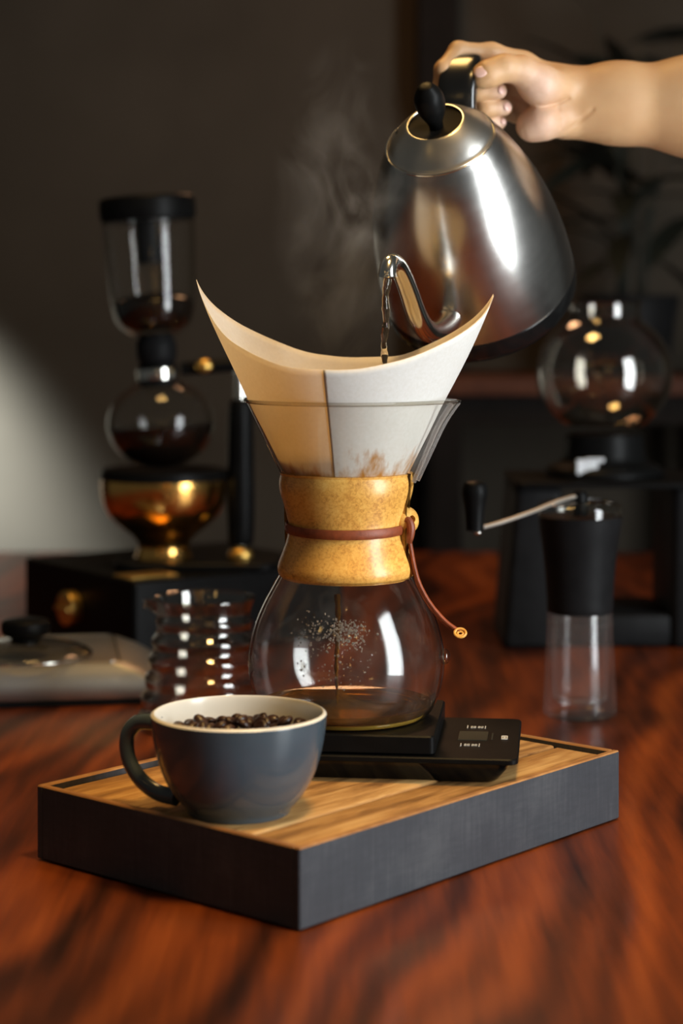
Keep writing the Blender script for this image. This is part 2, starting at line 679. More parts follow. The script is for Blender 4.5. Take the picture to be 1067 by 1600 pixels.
M['lid_dark'] = plain('dark lid disc', (0.016, 0.013, 0.010), 0.7, metal=0.0, spec=0.12)
M['cup'] = plain('blue grey glaze', (0.064, 0.088, 0.108), 0.22, noise_amt=0.08, nscale=40, Coat_Weight=0.3, Coat_Roughness=0.1)
M['cup_in'] = plain('cream white glaze', (0.80, 0.76, 0.66), 0.2, noise_amt=0.04, nscale=30)
M['bean'] = plain('dark roasted bean', (0.030, 0.011, 0.006), 0.34, noise_amt=0.5, nscale=180, bump=0.15)
M['skin'] = skin_mat()
M['nail'] = plain('fingernail', (0.78, 0.50, 0.42), 0.28, noise_amt=0.05)
M['display'] = plain('grey display', (0.045, 0.043, 0.032), 0.25)
M['print'] = plain('white print', (0.55, 0.55, 0.52), 0.6)
M['copper'] = plain('polished copper', (0.95, 0.50, 0.13), 0.2, metal=1.0, noise_amt=0.1)
M['brass'] = plain('brass', (0.90, 0.56, 0.15), 0.36, metal=1.0)
M['wall'] = plain('brown grey plaster', (0.050, 0.041, 0.031), 0.95, spec=0.1, noise_amt=0.10, nscale=5)
M['floor'] = plain('dark floor', (0.05, 0.035, 0.025), 0.6)
M['dark_wood'] = wood_grain('near black wood', (0.006, 0.005, 0.004), (0.009, 0.007, 0.006), (0.013, 0.010, 0.008), 8, rough=0.7, spec=0.06)
M['red_wood'] = wood_grain('reddish shelf wood', (0.035, 0.011, 0.005), (0.065, 0.020, 0.008), (0.09, 0.030, 0.012), 6, rough=0.6, spec=0.15)
M['leaf'] = plain('dark leaf', (0.012, 0.014, 0.009), 0.5)
M['tag'] = plain('white tag', (0.75, 0.78, 0.82), 0.5)

# ------------------------------------------------------------------ setting
tag(mobj('wall_back', box(0.0, 3.36, 1.5, 6.0, 0.12, 3.0), M['wall'], smooth=False), 'plain brown grey wall behind the table', 'wall', kind='structure')
tag(mobj('floor', box(0.0, 1.2, -0.03, 6.0, 4.4, 0.06), M['floor'], smooth=False), 'dark floor under the table', 'floor', kind='structure')
tag(mobj('trim_1', box(W(686, 0, 3.2).x, 3.26, 1.5, 0.066, 0.08, 3.0, 0.004), M['dark_wood'], smooth=False), 'dark vertical post on the wall behind the kettle', 'post', kind='structure')

tab = thing('table', 'varnished red brown wooden table top with swirling grain', 'table', (0, 1.6, 0))
tv = box(-0.18, 0, T - 0.02, 1.62, 2.36, 0.04, 0.004)
mobj('tabletop', xf(tv, Matrix.Translation((0, 0, 0))), M['table'], tab, smooth=False)
for sx_ in (-1, 1):
    for sy_ in (-1, 1):
        mobj('leg', box(-0.18 + sx_ * 0.74, sy_ * 1.08, (T - 0.04) / 2, 0.07, 0.07, T - 0.04, 0.004), M['dark_wood'], tab, smooth=False)

# ------------------------------------------------------------------ serving board
NRc = Vector((-0.0228, 1.086, 0))
uR = Vector((0.2084, 0.24, 0)).normalized()
uL = Vector((-uR.y, uR.x, 0))
LR, LL, BT = 0.318, 0.220, 0.0463
rotb = math.atan2(uR.y, uR.x)
board = thing('serving_board', 'thick wooden serving board with slate grey painted sides under the cup and scale', 'board', (NRc.x, NRc.y, T), (0, 0, rotb))
ww = 0.005
RH = BT
PT = BT - 0.0035


def panel(cx, cy, sx, sy):
    V, Fc = box(cx, cy, RH / 2 + 0.0005, sx, sy, RH - 0.001, 0.0008, 1)
    fm = []
    for f in Fc:
        zs = sum(V[i].z for i in f) / len(f)
        fm.append(1 if zs > RH - 0.0012 else 0)
    return (V, Fc), fm


for cx, cy, sx, sy in ((LR / 2, ww / 2, LR, ww), (LR / 2, LL - ww / 2, LR, ww), (ww / 2, LL / 2, ww, LL - 2 * ww), (LR - ww / 2, LL / 2, ww, LL - 2 * ww)):
    vf, fm = panel(cx, cy, sx, sy)
    mobj('side_panel', vf, None, board, smooth=False, mats=[M['slate'], M['plank_edge']], fmat=fm)
ys = [ww, 0.0475, 0.136, LL - ww]
for i in range(3):
    y0, y1 = ys[i] + 0.0008, ys[i + 1] - 0.0008
    o = mobj('plank', box(0, 0, 0, LR - 2 * ww - 0.001, y1 - y0, 0.02, 0.0018, 2), M['plank'], board, smooth=True, angle=50)
    # grain runs along the plank: the mesh is built along X, the texture along Y
    o.data.transform(Matrix.Rotation(math.radians(90), 4, 'Z'))
    o.rotation_euler = (0, 0, math.radians(-90))
    o.location = (LR / 2, (y0 + y1) / 2, PT - 0.01 + (0.0, 0.0008, -0.0004)[i])
mobj('bottom_board', box(LR / 2, LL / 2, 0.012, LR - 2 * ww - 0.001, LL - 2 * ww - 0.001, 0.022), M['plank_edge'], board, smooth=False)
BTOP = T + PT + 0.0006

# ------------------------------------------------------------------ scale
SR = math.radians(-6.2)
D0 = 1.306                    # carafe axis depth
AX = (541 - 533.5) * D0 / F   # carafe axis x
scl = thing('kitchen_scale', 'flat black digital scale with a grey display under the glass carafe', 'scale', (AX, D0 + 0.002, BTOP), (0, 0, SR))
deckZ = 0.0175
platZ = CAMZ - 0.2690 - BTOP
body = loft([[(x, y, z) for x, y in rounded_loop(0.0875 - i, 0.060 - i, 0.006, 5)] for z, i in ((0.0, 0.0125), (0.0014, 0.0108), (0.009, 0.0052), (deckZ - 0.0036, 0.0030))])
body = xf(body, Matrix.Translation((0.0245, 0, 0)))
mobj('base', body, M['black_gloss'], scl)
deck = xf(rslab(0.0895, 0.062, 0.006, [(deckZ - 0.0038, 0.0008), (deckZ - 0.0032, 0.0), (deckZ - 0.0008, 0.0), (deckZ, 0.0008)]), Matrix.Translation((0.0245, 0, 0)))
mobj('deck', deck, M['black'], scl)
mobj('platform', xf(rslab(0.060, 0.0585, 0.004, [(deckZ + 0.0006, 0.0012), (deckZ + 0.0016, 0.0), (platZ - 0.001, 0.0), (platZ, 0.001)]), Matrix.Translation((0.002, 0, 0))), M['black'], scl)
dcx = 0.0835
mobj('display', box(dcx, 0.003, deckZ + 0.0003, 0.019, 0.026, 0.0006), M['display'], scl, smooth=False, label='small grey display window')


def bars(specs):
    parts = []
    for x, y, sx, sy in specs:
        parts.append(box(x, y, deckZ + 0.00035, sx, sy, 0.0005))
    return merge(*parts)


def glyphs(x0, y0, w, h):
    t = 0.0006
    sp = [(x0 - w / 2, y0, t, h), (x0 + w / 2, y0, t, h)]
    for k in (-1.5, -0.5, 0.9, 1.9):
        cx = x0 + k * w * 0.17
        sp += [(cx - w * 0.045, y0, t * 0.8, h * 0.62), (cx + w * 0.045, y0, t * 0.8, h * 0.62), (cx, y0 + h * 0.25, w * 0.09, t), (cx, y0 - h * 0.25, w * 0.09, t)]
    return bars(sp)


mobj('button_print', glyphs(dcx - 0.001, -0.0245, 0.0118, 0.0075), M['print'], scl, smooth=False)
mobj('button_print', glyphs(dcx + 0.001, 0.0300, 0.0118, 0.0075), M['print'], scl, smooth=False)
mobj('display_print', bars([(dcx + 0.0125, 0.0 + k * 0.0042 - 0.006, 0.0011, 0.0026) for k in range(5)]), M['display'], scl, smooth=False)
mobj('logo_print', bars([(dcx + 0.0205, 0.0042, 0.0040, 0.0014), (dcx + 0.0205, -0.0042, 0.0040, 0.0014), (dcx + 0.0188, 0.0, 0.0008, 0.008), (dcx + 0.0222, 0.0, 0.0008, 0.008), (dcx + 0.0205, 0.0, 0.0018, 0.0050)]), M['print'], scl, smooth=False)
PLAT = BTOP + platZ

# ------------------------------------------------------------------ glass carafe
PX = D0 / F                   # metres per photo pixel on the carafe axis
CZ = PLAT


def cz(py):
    return zy(py, D0) - CZ


carafe = thing('coffee_carafe', 'hourglass glass pour-over carafe with a pale wooden collar on the scale', 'carafe', (AX, D0, CZ))
RIMZ = cz(626)
neckz = cz(824)
NR_ = 0.0262
outer = [(0.0, 0.0012), (0.038, 0.0006), (0.0485, 0.0004), (0.0535, 0.0022), (0.0580, 0.0080), (0.0622, 0.0180), (0.0643, 0.0300), (0.0645, 0.0400), (0.0632, 0.0500), (0.0600, 0.0620), (0.0545, 0.0750), (0.0480, 0.0870), (0.0410, 0.0990), (0.0345, 0.1095), (0.0290, 0.1190), (NR_, neckz), (0.0290, neckz + 0.014), (0.0365, cz(770)), (0.0425, cz(742)), (0.0545, cz(684)), (0.0665, RIMZ)]
prof = [(max(0, r), z) for r, z in catmull(outer, 5)]
LIPA = math.radians(-14)


def lipf(r, z, a):
    da = (a - LIPA + math.pi) % (2 * math.pi) - math.pi
    if z < neckz:
        return r
    k = min(1, max(0, (z - neckz) / 0.03))
    up = min(1, max(0, (z - (RIMZ - 0.02)) / 0.02))
    return r + (0.0052 + 0.0035 * up * up) * k * math.exp(-(da / 0.24) ** 2)


mobj('glass_wall', lathe(prof, 96, rfun=lipf), M['glass'], carafe, angle=60)
inner = [(max(0, r - 0.0024), z + (0.003 if i == 0 else 0.0)) for i, (r, z) in enumerate(prof) if z < 0.112]
inner = [(r, max(z, 0.0036)) for r, z in inner]
mobj('inner_wall', lathe(inner, 96), M['fogged_glass'], carafe, angle=60)
rim_path = []
for k in range(96):
    a = 2 * math.pi * k / 96
    r = lipf(0.0665, RIMZ, a)
    rim_path.append((r * math.cos(a), r * math.sin(a), RIMZ + 0.0004))
mobj('rim', tube(rim_path, 0.0013, 8, closed=True), M['glass_rim'], carafe)
# thickened pouring channel running down from the lip
ch = []
for i in range(12):
    t = i / 11
    z = RIMZ - 0.0006 - t * (RIMZ - cz(748))
    r = 0.0665 + (0.0425 - 0.0665) * t
    ch.append((z, lipf(r, z, LIPA) - 0.0004))
for sgn in (-1, 1):
    pth = [(r * math.cos(LIPA + sgn * 0.17 * (1 - 0.3 * i / 11)) * 0.99, r * math.sin(LIPA + sgn * 0.17 * (1 - 0.3 * i / 11)) * 0.99, z) for i, (z, r) in enumerate(ch)]
    mobj('lip_ridge', tube(pth, 0.0017, 8), M['lip_glass'], carafe)
mobj('base_ring', tube([(0.0488 * math.cos(2 * math.pi * k / 72), 0.0488 * math.sin(2 * math.pi * k / 72), 0.0026) for k in range(72)], 0.0022, 8, closed=True), M['base_glint'], carafe)  # ring added to carry the gold reflection along the carafe base
ba = math.radians(-8)
btn = ellipsoid((0, 0, 0), 0.0036, 0.0052, 0.0052)
mobj('glass_button', xf(btn, Matrix.Translation((0.0650 * math.cos(ba), 0.065 * math.sin(ba), cz(1022))) @ Matrix.Rotation(ba, 4, 'Z')), M['glass_rim'], carafe)
# wooden collar, two halves
cp = [(97, 737), (102, 740), (104.5, 748), (105, 757), (103, 770), (97, 790), (91.5, 812), (90.5, 825), (93, 842), (100, 862), (106, 878), (107.5, 888), (105, 897), (98, 902)]
cprof = [(r * PX, cz(y)) for r, y in catmull(cp, 4)]
gin = [(0.0405, cz(902)), (0.0330, cz(870)), (NR_ + 0.0016, cz(826)), (0.0325, cz(790)), (0.0400, cz(755)), (0.0425, cz(738))]
inn = [(r + 0.0012, z) for r, z in gin]
GAP = math.radians(-20)
hw = math.radians(4.0)
for k in range(2):
    a0 = GAP + hw + k * math.pi
    a1 = GAP - hw + math.pi + k * math.pi
    mobj('collar_half', lathe(cprof + inn, 48, a0, a1, closed_profile=True, caps=True), M['collar'], carafe, angle=45)
# leather cord round the waist
cord = []
for k in range(73):
    a = GAP + 0.10 + (2 * math.pi - 0.12) * k / 72
    fr = 0.5 - 0.5 * math.sin(a)
    cord.append(((0.0392 + 0.0003) * math.cos(a), 0.0395 * math.sin(a), cz(822) - 0.0030 * fr + 0.0014))
cordp = tube(cord, 0.0026, 10, flat=0.42)
# squash sideways: thin radially, tall vertically
V2 = []
for i, v in enumerate(cordp[0]):
    c0 = Vector(cord[i // 10])
    d = v - c0
    rad = Vector((c0.x, c0.y, 0)).normalized()
    rr = d.dot(rad)
    tall = d.z
    tang = d - rad * rr - Vector((0, 0, tall))
    V2.append(c0 + tang + rad * (rr * 0.45 if abs(rr) > 1e-9 else 0) + Vector((0, 0, tall * 2.9)))
mobj('leather_cord', (V2, cordp[1]), M['leather'], carafe)


def cpt(px, py, dd=-0.012):
    return W(px, py, D0 + dd)


bead = lathe([(0.0019, -0.0058), (0.0045, -0.0050), (0.0068, -0.0024), (0.0074, 0.0), (0.0068, 0.0024), (0.0045, 0.0050), (0.0019, 0.0058)], 24, closed_profile=True)
mobj('wooden_bead', xf(bead, Matrix.Translation(cpt(634, 813, -0.010)) @ Matrix.Rotation(math.radians(75), 4, 'X') @ Matrix.Rotation(math.radians(35), 4, 'Y') @ Matrix.Scale(1.25, 4)), M['collar'], carafe, world=True)
knot = tube(catmull([cpt(630, 815, -0.016), cpt(638, 813, -0.017), cpt(642, 824, -0.018), cpt(641, 838, -0.018), cpt(639, 848, -0.017)], 6), [0.0018 + 0.0010 * math.sin(math.pi * i / 24) for i in range(25)], 10)
mobj('cord_knot', knot, M['leather'], carafe, world=True)
tail = catmull([cpt(640, 844, -0.016), cpt(643, 862, -0.016), cpt(648, 888, -0.018), cpt(656, 914, -0.020), cpt(672, 943, -0.022), cpt(694, 969, -0.024), cpt(712, 983, -0.025), cpt(719, 987, -0.026)], 8)
mobj('cord_tail', tube(tail, 0.0020, 10, flat=0.75), M['leather'], carafe, world=True)
tail2 = catmull([cpt(641, 850, -0.012), cpt(645, 882, -0.012), cpt(653, 914, -0.014), cpt(670, 946, -0.017), cpt(693, 972, -0.020), cpt(712, 986, -0.022)], 8)
mobj('cord_tail', tube(tail2, 0.0013, 8), M['leather'], carafe, world=True)
ring = [cpt(719, 989, -0.028) + Vector((0.0036 * math.cos(a), 0.002 * math.sin(a), 0.0024 * math.sin(a))) for a in [2 * math.pi * k / 20 for k in range(20)]]
curl = tube(ring, 0.0009, 8, closed=True)
ring2 = [cpt(719, 990, -0.028) + Vector((0.0018 * math.cos(a), 0.001 * math.sin(a), 0.0011 * math.sin(a))) for a in [2 * math.pi * k / 16 for k in range(16)]]
mobj('cord_end', merge(curl, tube(ring2, 0.0007, 8, closed=True)), M['collar'], carafe, world=True)
# condensation beads on the inside of the glass
def wall_r(z):
    for (r0, z0), (r1, z1) in zip(prof[:-1], prof[1:]):
        if z0 <= z <= z1 and z1 > z0:
            return r0 + (r1 - r0) * (z - z0) / (z1 - z0)
    return 0.05


rnd = random.Random(3)
dv = []
for i in range(520):
    if i < 340:
        px, py = rnd.triangular(508, 578, 545), rnd.triangular(945, 992, 962)
    elif i < 430:
        px, py = rnd.gauss(498, 14), rnd.gauss(968, 16)
    else:
        px, py = rnd.gauss(520, 26), rnd.uniform(960, 1050)
    z = cz(py)
    R = wall_r(z) - 0.0028
    xx = (px - 541) * PX
    if abs(xx) > R * 0.95:
        continue
    s = rnd.uniform(0.00016, 0.0006)
    yy = -math.sqrt(R * R - xx * xx)
    dv.append(ellipsoid((xx, yy, z), s * rnd.uniform(0.8, 1.6), s * 0.7, s * rnd.uniform(0.8, 1.8), 6, 4))
co = mobj('condensation', merge(*dv), M['tag'], carafe)
co['kind'] = 'stuff'
M_drop = amber('water bead', (0.62, 0.58, 0.54), 0.72, 0.12)
co.data.materials[0] = M_drop

# coffee in the carafe
cl = [(0.0, 0.0040)] + [(r - 0.0003, z + 0.0001) for r, z in inner if 0.0037 <= z < 0.0105 and r > 0.02]
cl = [(0, 0.0041)] + sorted(cl[1:], key=lambda q: q[1])
ztop = cl[-1][1]
cl += [(cl[-1][0] - 0.0015, ztop - 0.0006), (0, ztop - 0.0006)]
cof = mobj('brewed_coffee', lathe(cl, 72), M['coffee'], loc=None)
cof.location = (AX, D0, CZ)
tag(cof, 'shallow pool of amber brown coffee in the bottom of the carafe', 'coffee')
# drip falling from the filter tip
dp = []
for i in range(30):
    t = i / 29
    z = cz(925) * (1 - t) + (ztop + 0.0002) * t
    dp.append((AX + 0.0006 * math.sin(7 * t) - 0.006, D0 - 0.01, CZ + z))
drip = mobj('coffee_drip', tube(dp, [0.0020 * (1 - 0.55 * i / 29) + 0.0003 * math.sin(i * 1.7) for i in range(30)], 10), M['coffee'], loc=dp[-1])
tag(drip, 'thin brown stream of coffee dripping inside the carafe', 'coffee')

# ------------------------------------------------------------------ paper filter
tab_h = [(0, .070), (12, .0595), (34, .044), (58, .0304), (78, .0243), (90, .0223), (117, .0232), (132, .029), (156.5, .0424), (170, .060), (180, .0796), (192, .066), (211, .0514), (234, .038), (250, .0296), (270, .0262), (300, .0274), (325, .042), (345, .056), (360, .070)]


def hz(deg):
    deg %= 360
    for (a0, h0), (a1, h1) in zip(tab_h[:-1], tab_h[1:]):
        if a0 <= deg <= a1:
            t = (deg - a0) / (a1 - a0)
            return h0 + (h1 - h0) * t
    return 0.03


def hzs(deg):
    # light smoothing that keeps the two tips sharp
    if min(abs(deg % 360), abs(deg % 360 - 180), abs(deg % 360 - 360)) < 8:
        return hz(deg)
    return sum(hz(deg + k) for k in (-6, -3, 0, 3, 6)) / 5


filt = thing('paper_filter', 'white paper coffee filter opened in the top of the carafe', 'filter', (AX, D0, CZ + cz(742)))
F0 = cz(742)
ZB = cz(848)


def filter_sheet(a_from, a_to, n, off=0.0, zb=ZB, nz=26, wob=0.0006):
    V, Fc = [], []
    for i in range(n + 1):
        deg = a_from + (a_to - a_from) * i / n
        a = math.radians(-deg)           # 0 right, 90 towards the camera
        top = RIMZ + hzs(deg)
        for j in range(nz + 1):
            t = j / nz
            z = zb + (top - zb) * t
            r = 0.0655 + (z - RIMZ) * 0.5
            over = max(0, (z - RIMZ) / 0.08)
            r += -0.006 * over ** 3 * (1 if abs(deg - 180) < 60 else 0.5)
            r = max(r, 0.0015) - 0.0009 + off
            r += wob * math.sin(3 * a + z * 60) * min(1, max(0, (z - RIMZ) * 60 + 1))
            V.append(Vector((r * math.cos(a), r * math.sin(a), z - F0)))
    for i in range(n):
        for j in range(nz):
            q = i * (nz + 1) + j
            Fc.append((q, q + nz + 1, q + nz + 2, q + 1))
    return V, Fc


o = mobj('paper_cone', filter_sheet(0, 360, 180, -0.0003), M['paper'], filt, angle=80)
md = o.modifiers.new('thickness', 'SOLIDIFY')
md.thickness = 0.0003
# three-layer side of the folded paper, its edge runs down the front
o = mobj('folded_layers', filter_sheet(-40, 101, 90, 0.0001), M['paper_layers'], filt, angle=80)
md = o.modifiers.new('thickness', 'SOLIDIFY')
md.thickness = 0.00012
md.offset = 1
bedz = cz(705) - F0
gr = [(0.0, bedz - 0.012)]
for r, z in ((0.016, bedz - 0.009), (0.028, bedz - 0.006), (0.040, bedz - 0.001), (0.0445, bedz + 0.0015)):
    gr.append((r, z))
slurry = mobj('wet_coffee_grounds', lathe(gr[::-1] + [(0.0, bedz - 0.055)][:0] + [], 48), M['coffee_black'])
slurry.location = filt.location
tag(slurry, 'dark wet coffee slurry inside the white paper filter', 'coffee grounds')
slurry.data.transform(Matrix.Scale(0.985, 4))

# ------------------------------------------------------------------ kettle
aK = Vector((-0.2441, -0.6385, 0.7299)).normalized()   # axis, base to lid
sK = Vector((-0.2606, -0.6818, -0.6836))
sK = (sK - aK * sK.dot(aK)).normalized()               # towards the spout
yK = aK.cross(sK)
KR = Matrix((sK, yK, aK)).transposed().to_4x4()
LIDC = W(679.6, 190, 1.40)
HB = 0.1712
KO = LIDC - aK * HB
ket = thing('gooseneck_kettle', 'brushed steel gooseneck kettle tilted over the filter in the hand', 'kettle', KO, KR)
kp = [(0.0730, 0.0205), (0.0729, 0.030), (0.0722, 0.045), (0.0707, 0.060), (0.0680, 0.0776), (0.0639, 0.0955), (0.0583, 0.1135), (0.0511, 0.1314), (0.0453, 0.1433), (0.0412, 0.1505), (0.0392, 0.1540)]
kprof = catmull(kp, 5)
mobj('body', lathe(kprof, 96), M['steel'], ket)
mobj('black_base', lathe(catmull([(0.0, 0.0), (0.062, 0.0), (0.0680, 0.0010), (0.0720, 0.0052), (0.0734, 0.012), (0.0736, 0.0195), (0.0730, 0.0206)], 4), 96), M['black_gloss'], ket)
DZ = HB - 0.1444
lidp = [(r, z + DZ) for r, z in [(0.0387, 0.1276), (0.0385, 0.1283), (0.0378, 0.1288)] + catmull([(0.0372, 0.1292), (0.033, 0.1340), (0.0275, 0.1392), (0.0222, 0.1434), (0.0206, 0.1443)], 4) + [(0.0199, 0.1443), (0.0196, 0.1437)]]
lid = mobj('lid', lathe(lidp, 80), M['steel_lid'], ket)
mobj('lid_disc', lathe([(0.0197, 0.1438 + DZ), (0.0190, 0.1425 + DZ), (0.010, 0.1400 + DZ), (0.0, 0.1396 + DZ)], 64), M['lid_dark'], lid)
mobj('vent_hole', xf(lathe([(0.0, 0.0004), (0.0016, 0.0004), (0.0016, -0.001)], 16), Matrix.Rotation(math.radians(-88), 4, 'Z') @ Matrix.Translation((0.0300, 0, 0.1372 + DZ)) @ Matrix.Rotation(math.radians(42), 4, 'Y')), M['black_matte'], lid)
kb = catmull([(0.0050, 0.1396), (0.0055, 0.1440), (0.0068, 0.1475), (0.0092, 0.1530), (0.0108, 0.1600), (0.0100, 0.1680), (0.0062, 0.1745), (0.0042, 0.1762), (0.0, 0.1768)], 5)
mobj('knob', lathe([(max(0, r), z + DZ) for r, z in kb], 32), M['black'], lid)
mobj('seam_ring', tube([(0.0394 * math.cos(2 * math.pi * k / 80), 0.0394 * math.sin(2 * math.pi * k / 80), 0.1540) for k in range(80)], 0.0007, 8, closed=True), M['steel_shiny'], ket)
# gooseneck spout in the plane of axis and spout direction
sp = [(0.066, 0.0475), (0.0760, 0.0480), (0.0890, 0.0540), (0.1030, 0.0640), (0.1150, 0.0780), (0.1220, 0.0980), (0.1240, 0.1260), (0.1275, 0.1470), (0.1330, 0.1575), (0.1400, 0.1622), (0.1465, 0.1610), (0.1490, 0.1585)]
spp = catmull([(x, 0, z) for x, z in sp], 6)
n_sp = len(spp)
rads = []
for i in range(n_sp):
    t = i / (n_sp - 1)
    rads.append(0.0094 - 0.0036 * min(1, t * 1.4) + (0.0008 * max(0, (t - 0.93) / 0.07)))
mobj('spout', tube(spp, rads, 20, cap=False), M['steel_shiny'], ket)
mobj('spout_bore', tube(spp[-8:], [r * 0.86 for r in rads[-8:]], 16, cap=False), M['black_gloss'], ket)
mobj('spout_collar', tube(spp[:3], [0.0125, 0.0118, 0.0104], 24), M['steel_shiny'], ket)
# strap handle at the rear
hp = catmull([(-0.042, 0, 0.1400), (-0.051, 0, 0.1510), (-0.061, 0, 0.1580), (-0.071, 0, 0.1608), (-0.0825, 0, 0.1606), (-0.0905, 0, 0.1550), (-0.0942, 0, 0.1430), (-0.0950, 0, 0.1250), (-0.0945, 0, 0.1050), (-0.0910, 0, 0.0860), (-0.0830, 0, 0.0725), (-0.0660, 0, 0.0660)], 6)


def strap(path, wid, thick):
    loops = []
    P = [Vector(p) for p in path]
    for i, p in enumerate(P):
        t = (P[min(i + 1, len(P) - 1)] - P[max(i - 1, 0)]).normalized()
        w = Vector((0, 1, 0))
        nn = t.cross(w).normalized()
        f = i / (len(P) - 1)
        wd = wid * (1.0 - 0.26 * min(1, max(0, (f - 0.35) / 0.15)))
        loops.append([p + w * (x * wd) + nn * (y * thick) for x, y in rounded_loop(0.5, 0.5, 0.28, 4)])
    return loft(loops)


hd = mobj('handle', strap(hp, 0.0285, 0.0125), M['grip'], ket)
# ------------------------------------------------------------------ water stream
Mk = Matrix.LocRotScale(KO, KR.to_3x3().to_euler(), None)
tip = Mk @ Vector((0.1487, 0, 0.1570))
end = Vector((W(598, 562, tip.y).x, tip.y + 0.004, CZ + cz(642)))
wp = []
for i in range(40):
    t = i / 39
    p = tip.lerp(end, t)
    p.x = tip.x + (end.x - tip.x) * (1 - (1 - t) ** 1.6) - 0.0012 * math.sin(min(1, t * 5) * math.pi)
    p.z = tip.z + (end.z - tip.z) * t
    p.x += 0.0004 * math.sin(t * 23)
    wp.append(p)
wr = [0.0044 - 0.0016 * (i / 39) + 0.0006 * math.sin(i * 0.9) + 0.0004 * math.sin(i * 2.3) for i in range(40)]
st = mobj('water_stream', tube(wp, wr, 14, flat=0.6), M['water'], loc=tuple(end))
tag(st, 'clear stream of hot water falling from the kettle spout', 'water')


# ------------------------------------------------------------------ hand and forearm
def sdf_mesh(prims, lo, hi, h, attr_fn=None):
    lo, hi = np.array(lo), np.array(hi)
    n = np.ceil((hi - lo) / h).astype(int) + 1
    ax = [lo[i] + h * np.arange(n[i]) for i in range(3)]
    D = np.full(n, 0.05, dtype=np.float32)
    for group, k in prims:
        G = None
        for a, b, ra, rb, kk in group:
            a, b = np.array(a, float), np.array(b, float)
            m = max(ra, rb) + 0.016
            mn, mx = np.minimum(a, b) - m, np.maximum(a, b) + m
            i0 = np.clip(((mn - lo) / h).astype(int), 0, n - 1)
            i1 = np.clip(((mx - lo) / h).astype(int) + 2, 1, n)
            X = ax[0][i0[0]:i1[0]][:, None, None]
            Y = ax[1][i0[1]:i1[1]][None, :, None]
            Z = ax[2][i0[2]:i1[2]][None, None, :]
            ab = b - a
            L2 = float(ab @ ab) + 1e-12
            t = np.clip(((X - a[0]) * ab[0] + (Y - a[1]) * ab[1] + (Z - a[2]) * ab[2]) / L2, 0, 1)
            d = np.sqrt((X - a[0] - t * ab[0]) ** 2 + (Y - a[1] - t * ab[1]) ** 2 + (Z - a[2] - t * ab[2]) ** 2) - (ra + (rb - ra) * t)
            if G is None:
                G = np.full(n, 0.05, dtype=np.float32)
            S = G[i0[0]:i1[0], i0[1]:i1[1], i0[2]:i1[2]]
            hh = np.maximum(kk - np.abs(S - d), 0) / kk
            S[...] = np.minimum(S, d) - hh * hh * kk * 0.25
        hh = np.maximum(k - np.abs(D - G), 0) / k
        D = np.minimum(D, G) - hh * hh * k * 0.25
    ins = D < 0
    # surface nets
    c = np.zeros(tuple(x - 1 for x in n), dtype=np.int8)
    for dx in (0, 1):
        for dy in (0, 1):
            for dz in (0, 1):
                c += ins[dx:n[0] - 1 + dx, dy:n[1] - 1 + dy, dz:n[2] - 1 + dz]
    act = np.argwhere((c > 0) & (c < 8))
    idx = -np.ones(c.shape, dtype=np.int64)
    idx[tuple(act.T)] = np.arange(len(act))
    acc = np.zeros((len(act), 3))
    cnt = np.zeros(len(act))
    corners = [(x, y, z) for x in (0, 1) for y in (0, 1) for z in (0, 1)]
    for i, p in enumerate(corners):
        for j, q in enumerate(corners):
            if j <= i or sum(abs(p[k] - q[k]) for k in range(3)) != 1:
                continue
            v0 = D[act[:, 0] + p[0], act[:, 1] + p[1], act[:, 2] + p[2]]
            v1 = D[act[:, 0] + q[0], act[:, 1] + q[1], act[:, 2] + q[2]]
            cr = (v0 < 0) != (v1 < 0)
            t = np.where(cr, v0 / (v0 - v1 + 1e-12), 0)
            for k in range(3):
                acc[:, k] += np.where(cr, p[k] + t * (q[k] - p[k]), 0)
            cnt += cr
    V = lo + h * (act + acc / np.maximum(cnt, 1)[:, None])
    faces = []
    for axis in range(3):
        o1, o2 = [(1, 2), (2, 0), (0, 1)][axis]
        sl0 = [slice(None)] * 3
        sl1 = [slice(None)] * 3
        sl0[axis] = slice(0, n[axis] - 1)
        sl1[axis] = slice(1, n[axis])
        ch_ = ins[tuple(sl0)] != ins[tuple(sl1)]
        e = np.argwhere(ch_)
        ok = (e[:, o1] > 0) & (e[:, o2] > 0) & (e[:, o1] < n[o1] - 1) & (e[:, o2] < n[o2] - 1)
        e = e[ok]
        u1 = np.zeros(3, int)
        u1[o1] = 1
        u2 = np.zeros(3, int)
        u2[o2] = 1
        quad = [idx[tuple((e - s).T)] for s in (0 * u1, u1, u1 + u2, u2)]
        faces.append(np.stack(quad, 1))
    Fq = np.concatenate(faces)
    Fq = Fq[(Fq >= 0).all(1)]
    # light Laplacian smoothing
    E = np.concatenate([Fq[:, [0, 1]], Fq[:, [1, 2]], Fq[:, [2, 3]], Fq[:, [3, 0]]])
    for _ in range(3):
        s = np.zeros_like(V)
        w = np.zeros(len(V))
        for a, b in ((0, 1), (1, 0)):
            np.add.at(s, E[:, a], V[E[:, b]])
            np.add.at(w, E[:, a], 1)
        V = V * 0.5 + 0.5 * s / np.maximum(w, 1)[:, None]
    return V, Fq


HD = 1.495        # depth of the grip
hpx = HD / F


def hp_(px, py, dd=0.0):
    return tuple(W(px, py, HD + dd))


def cap(p, q, r0, r1, k=0.006):
    return (hp_(*p), hp_(*q), r0 * hpx, r1 * hpx, k)


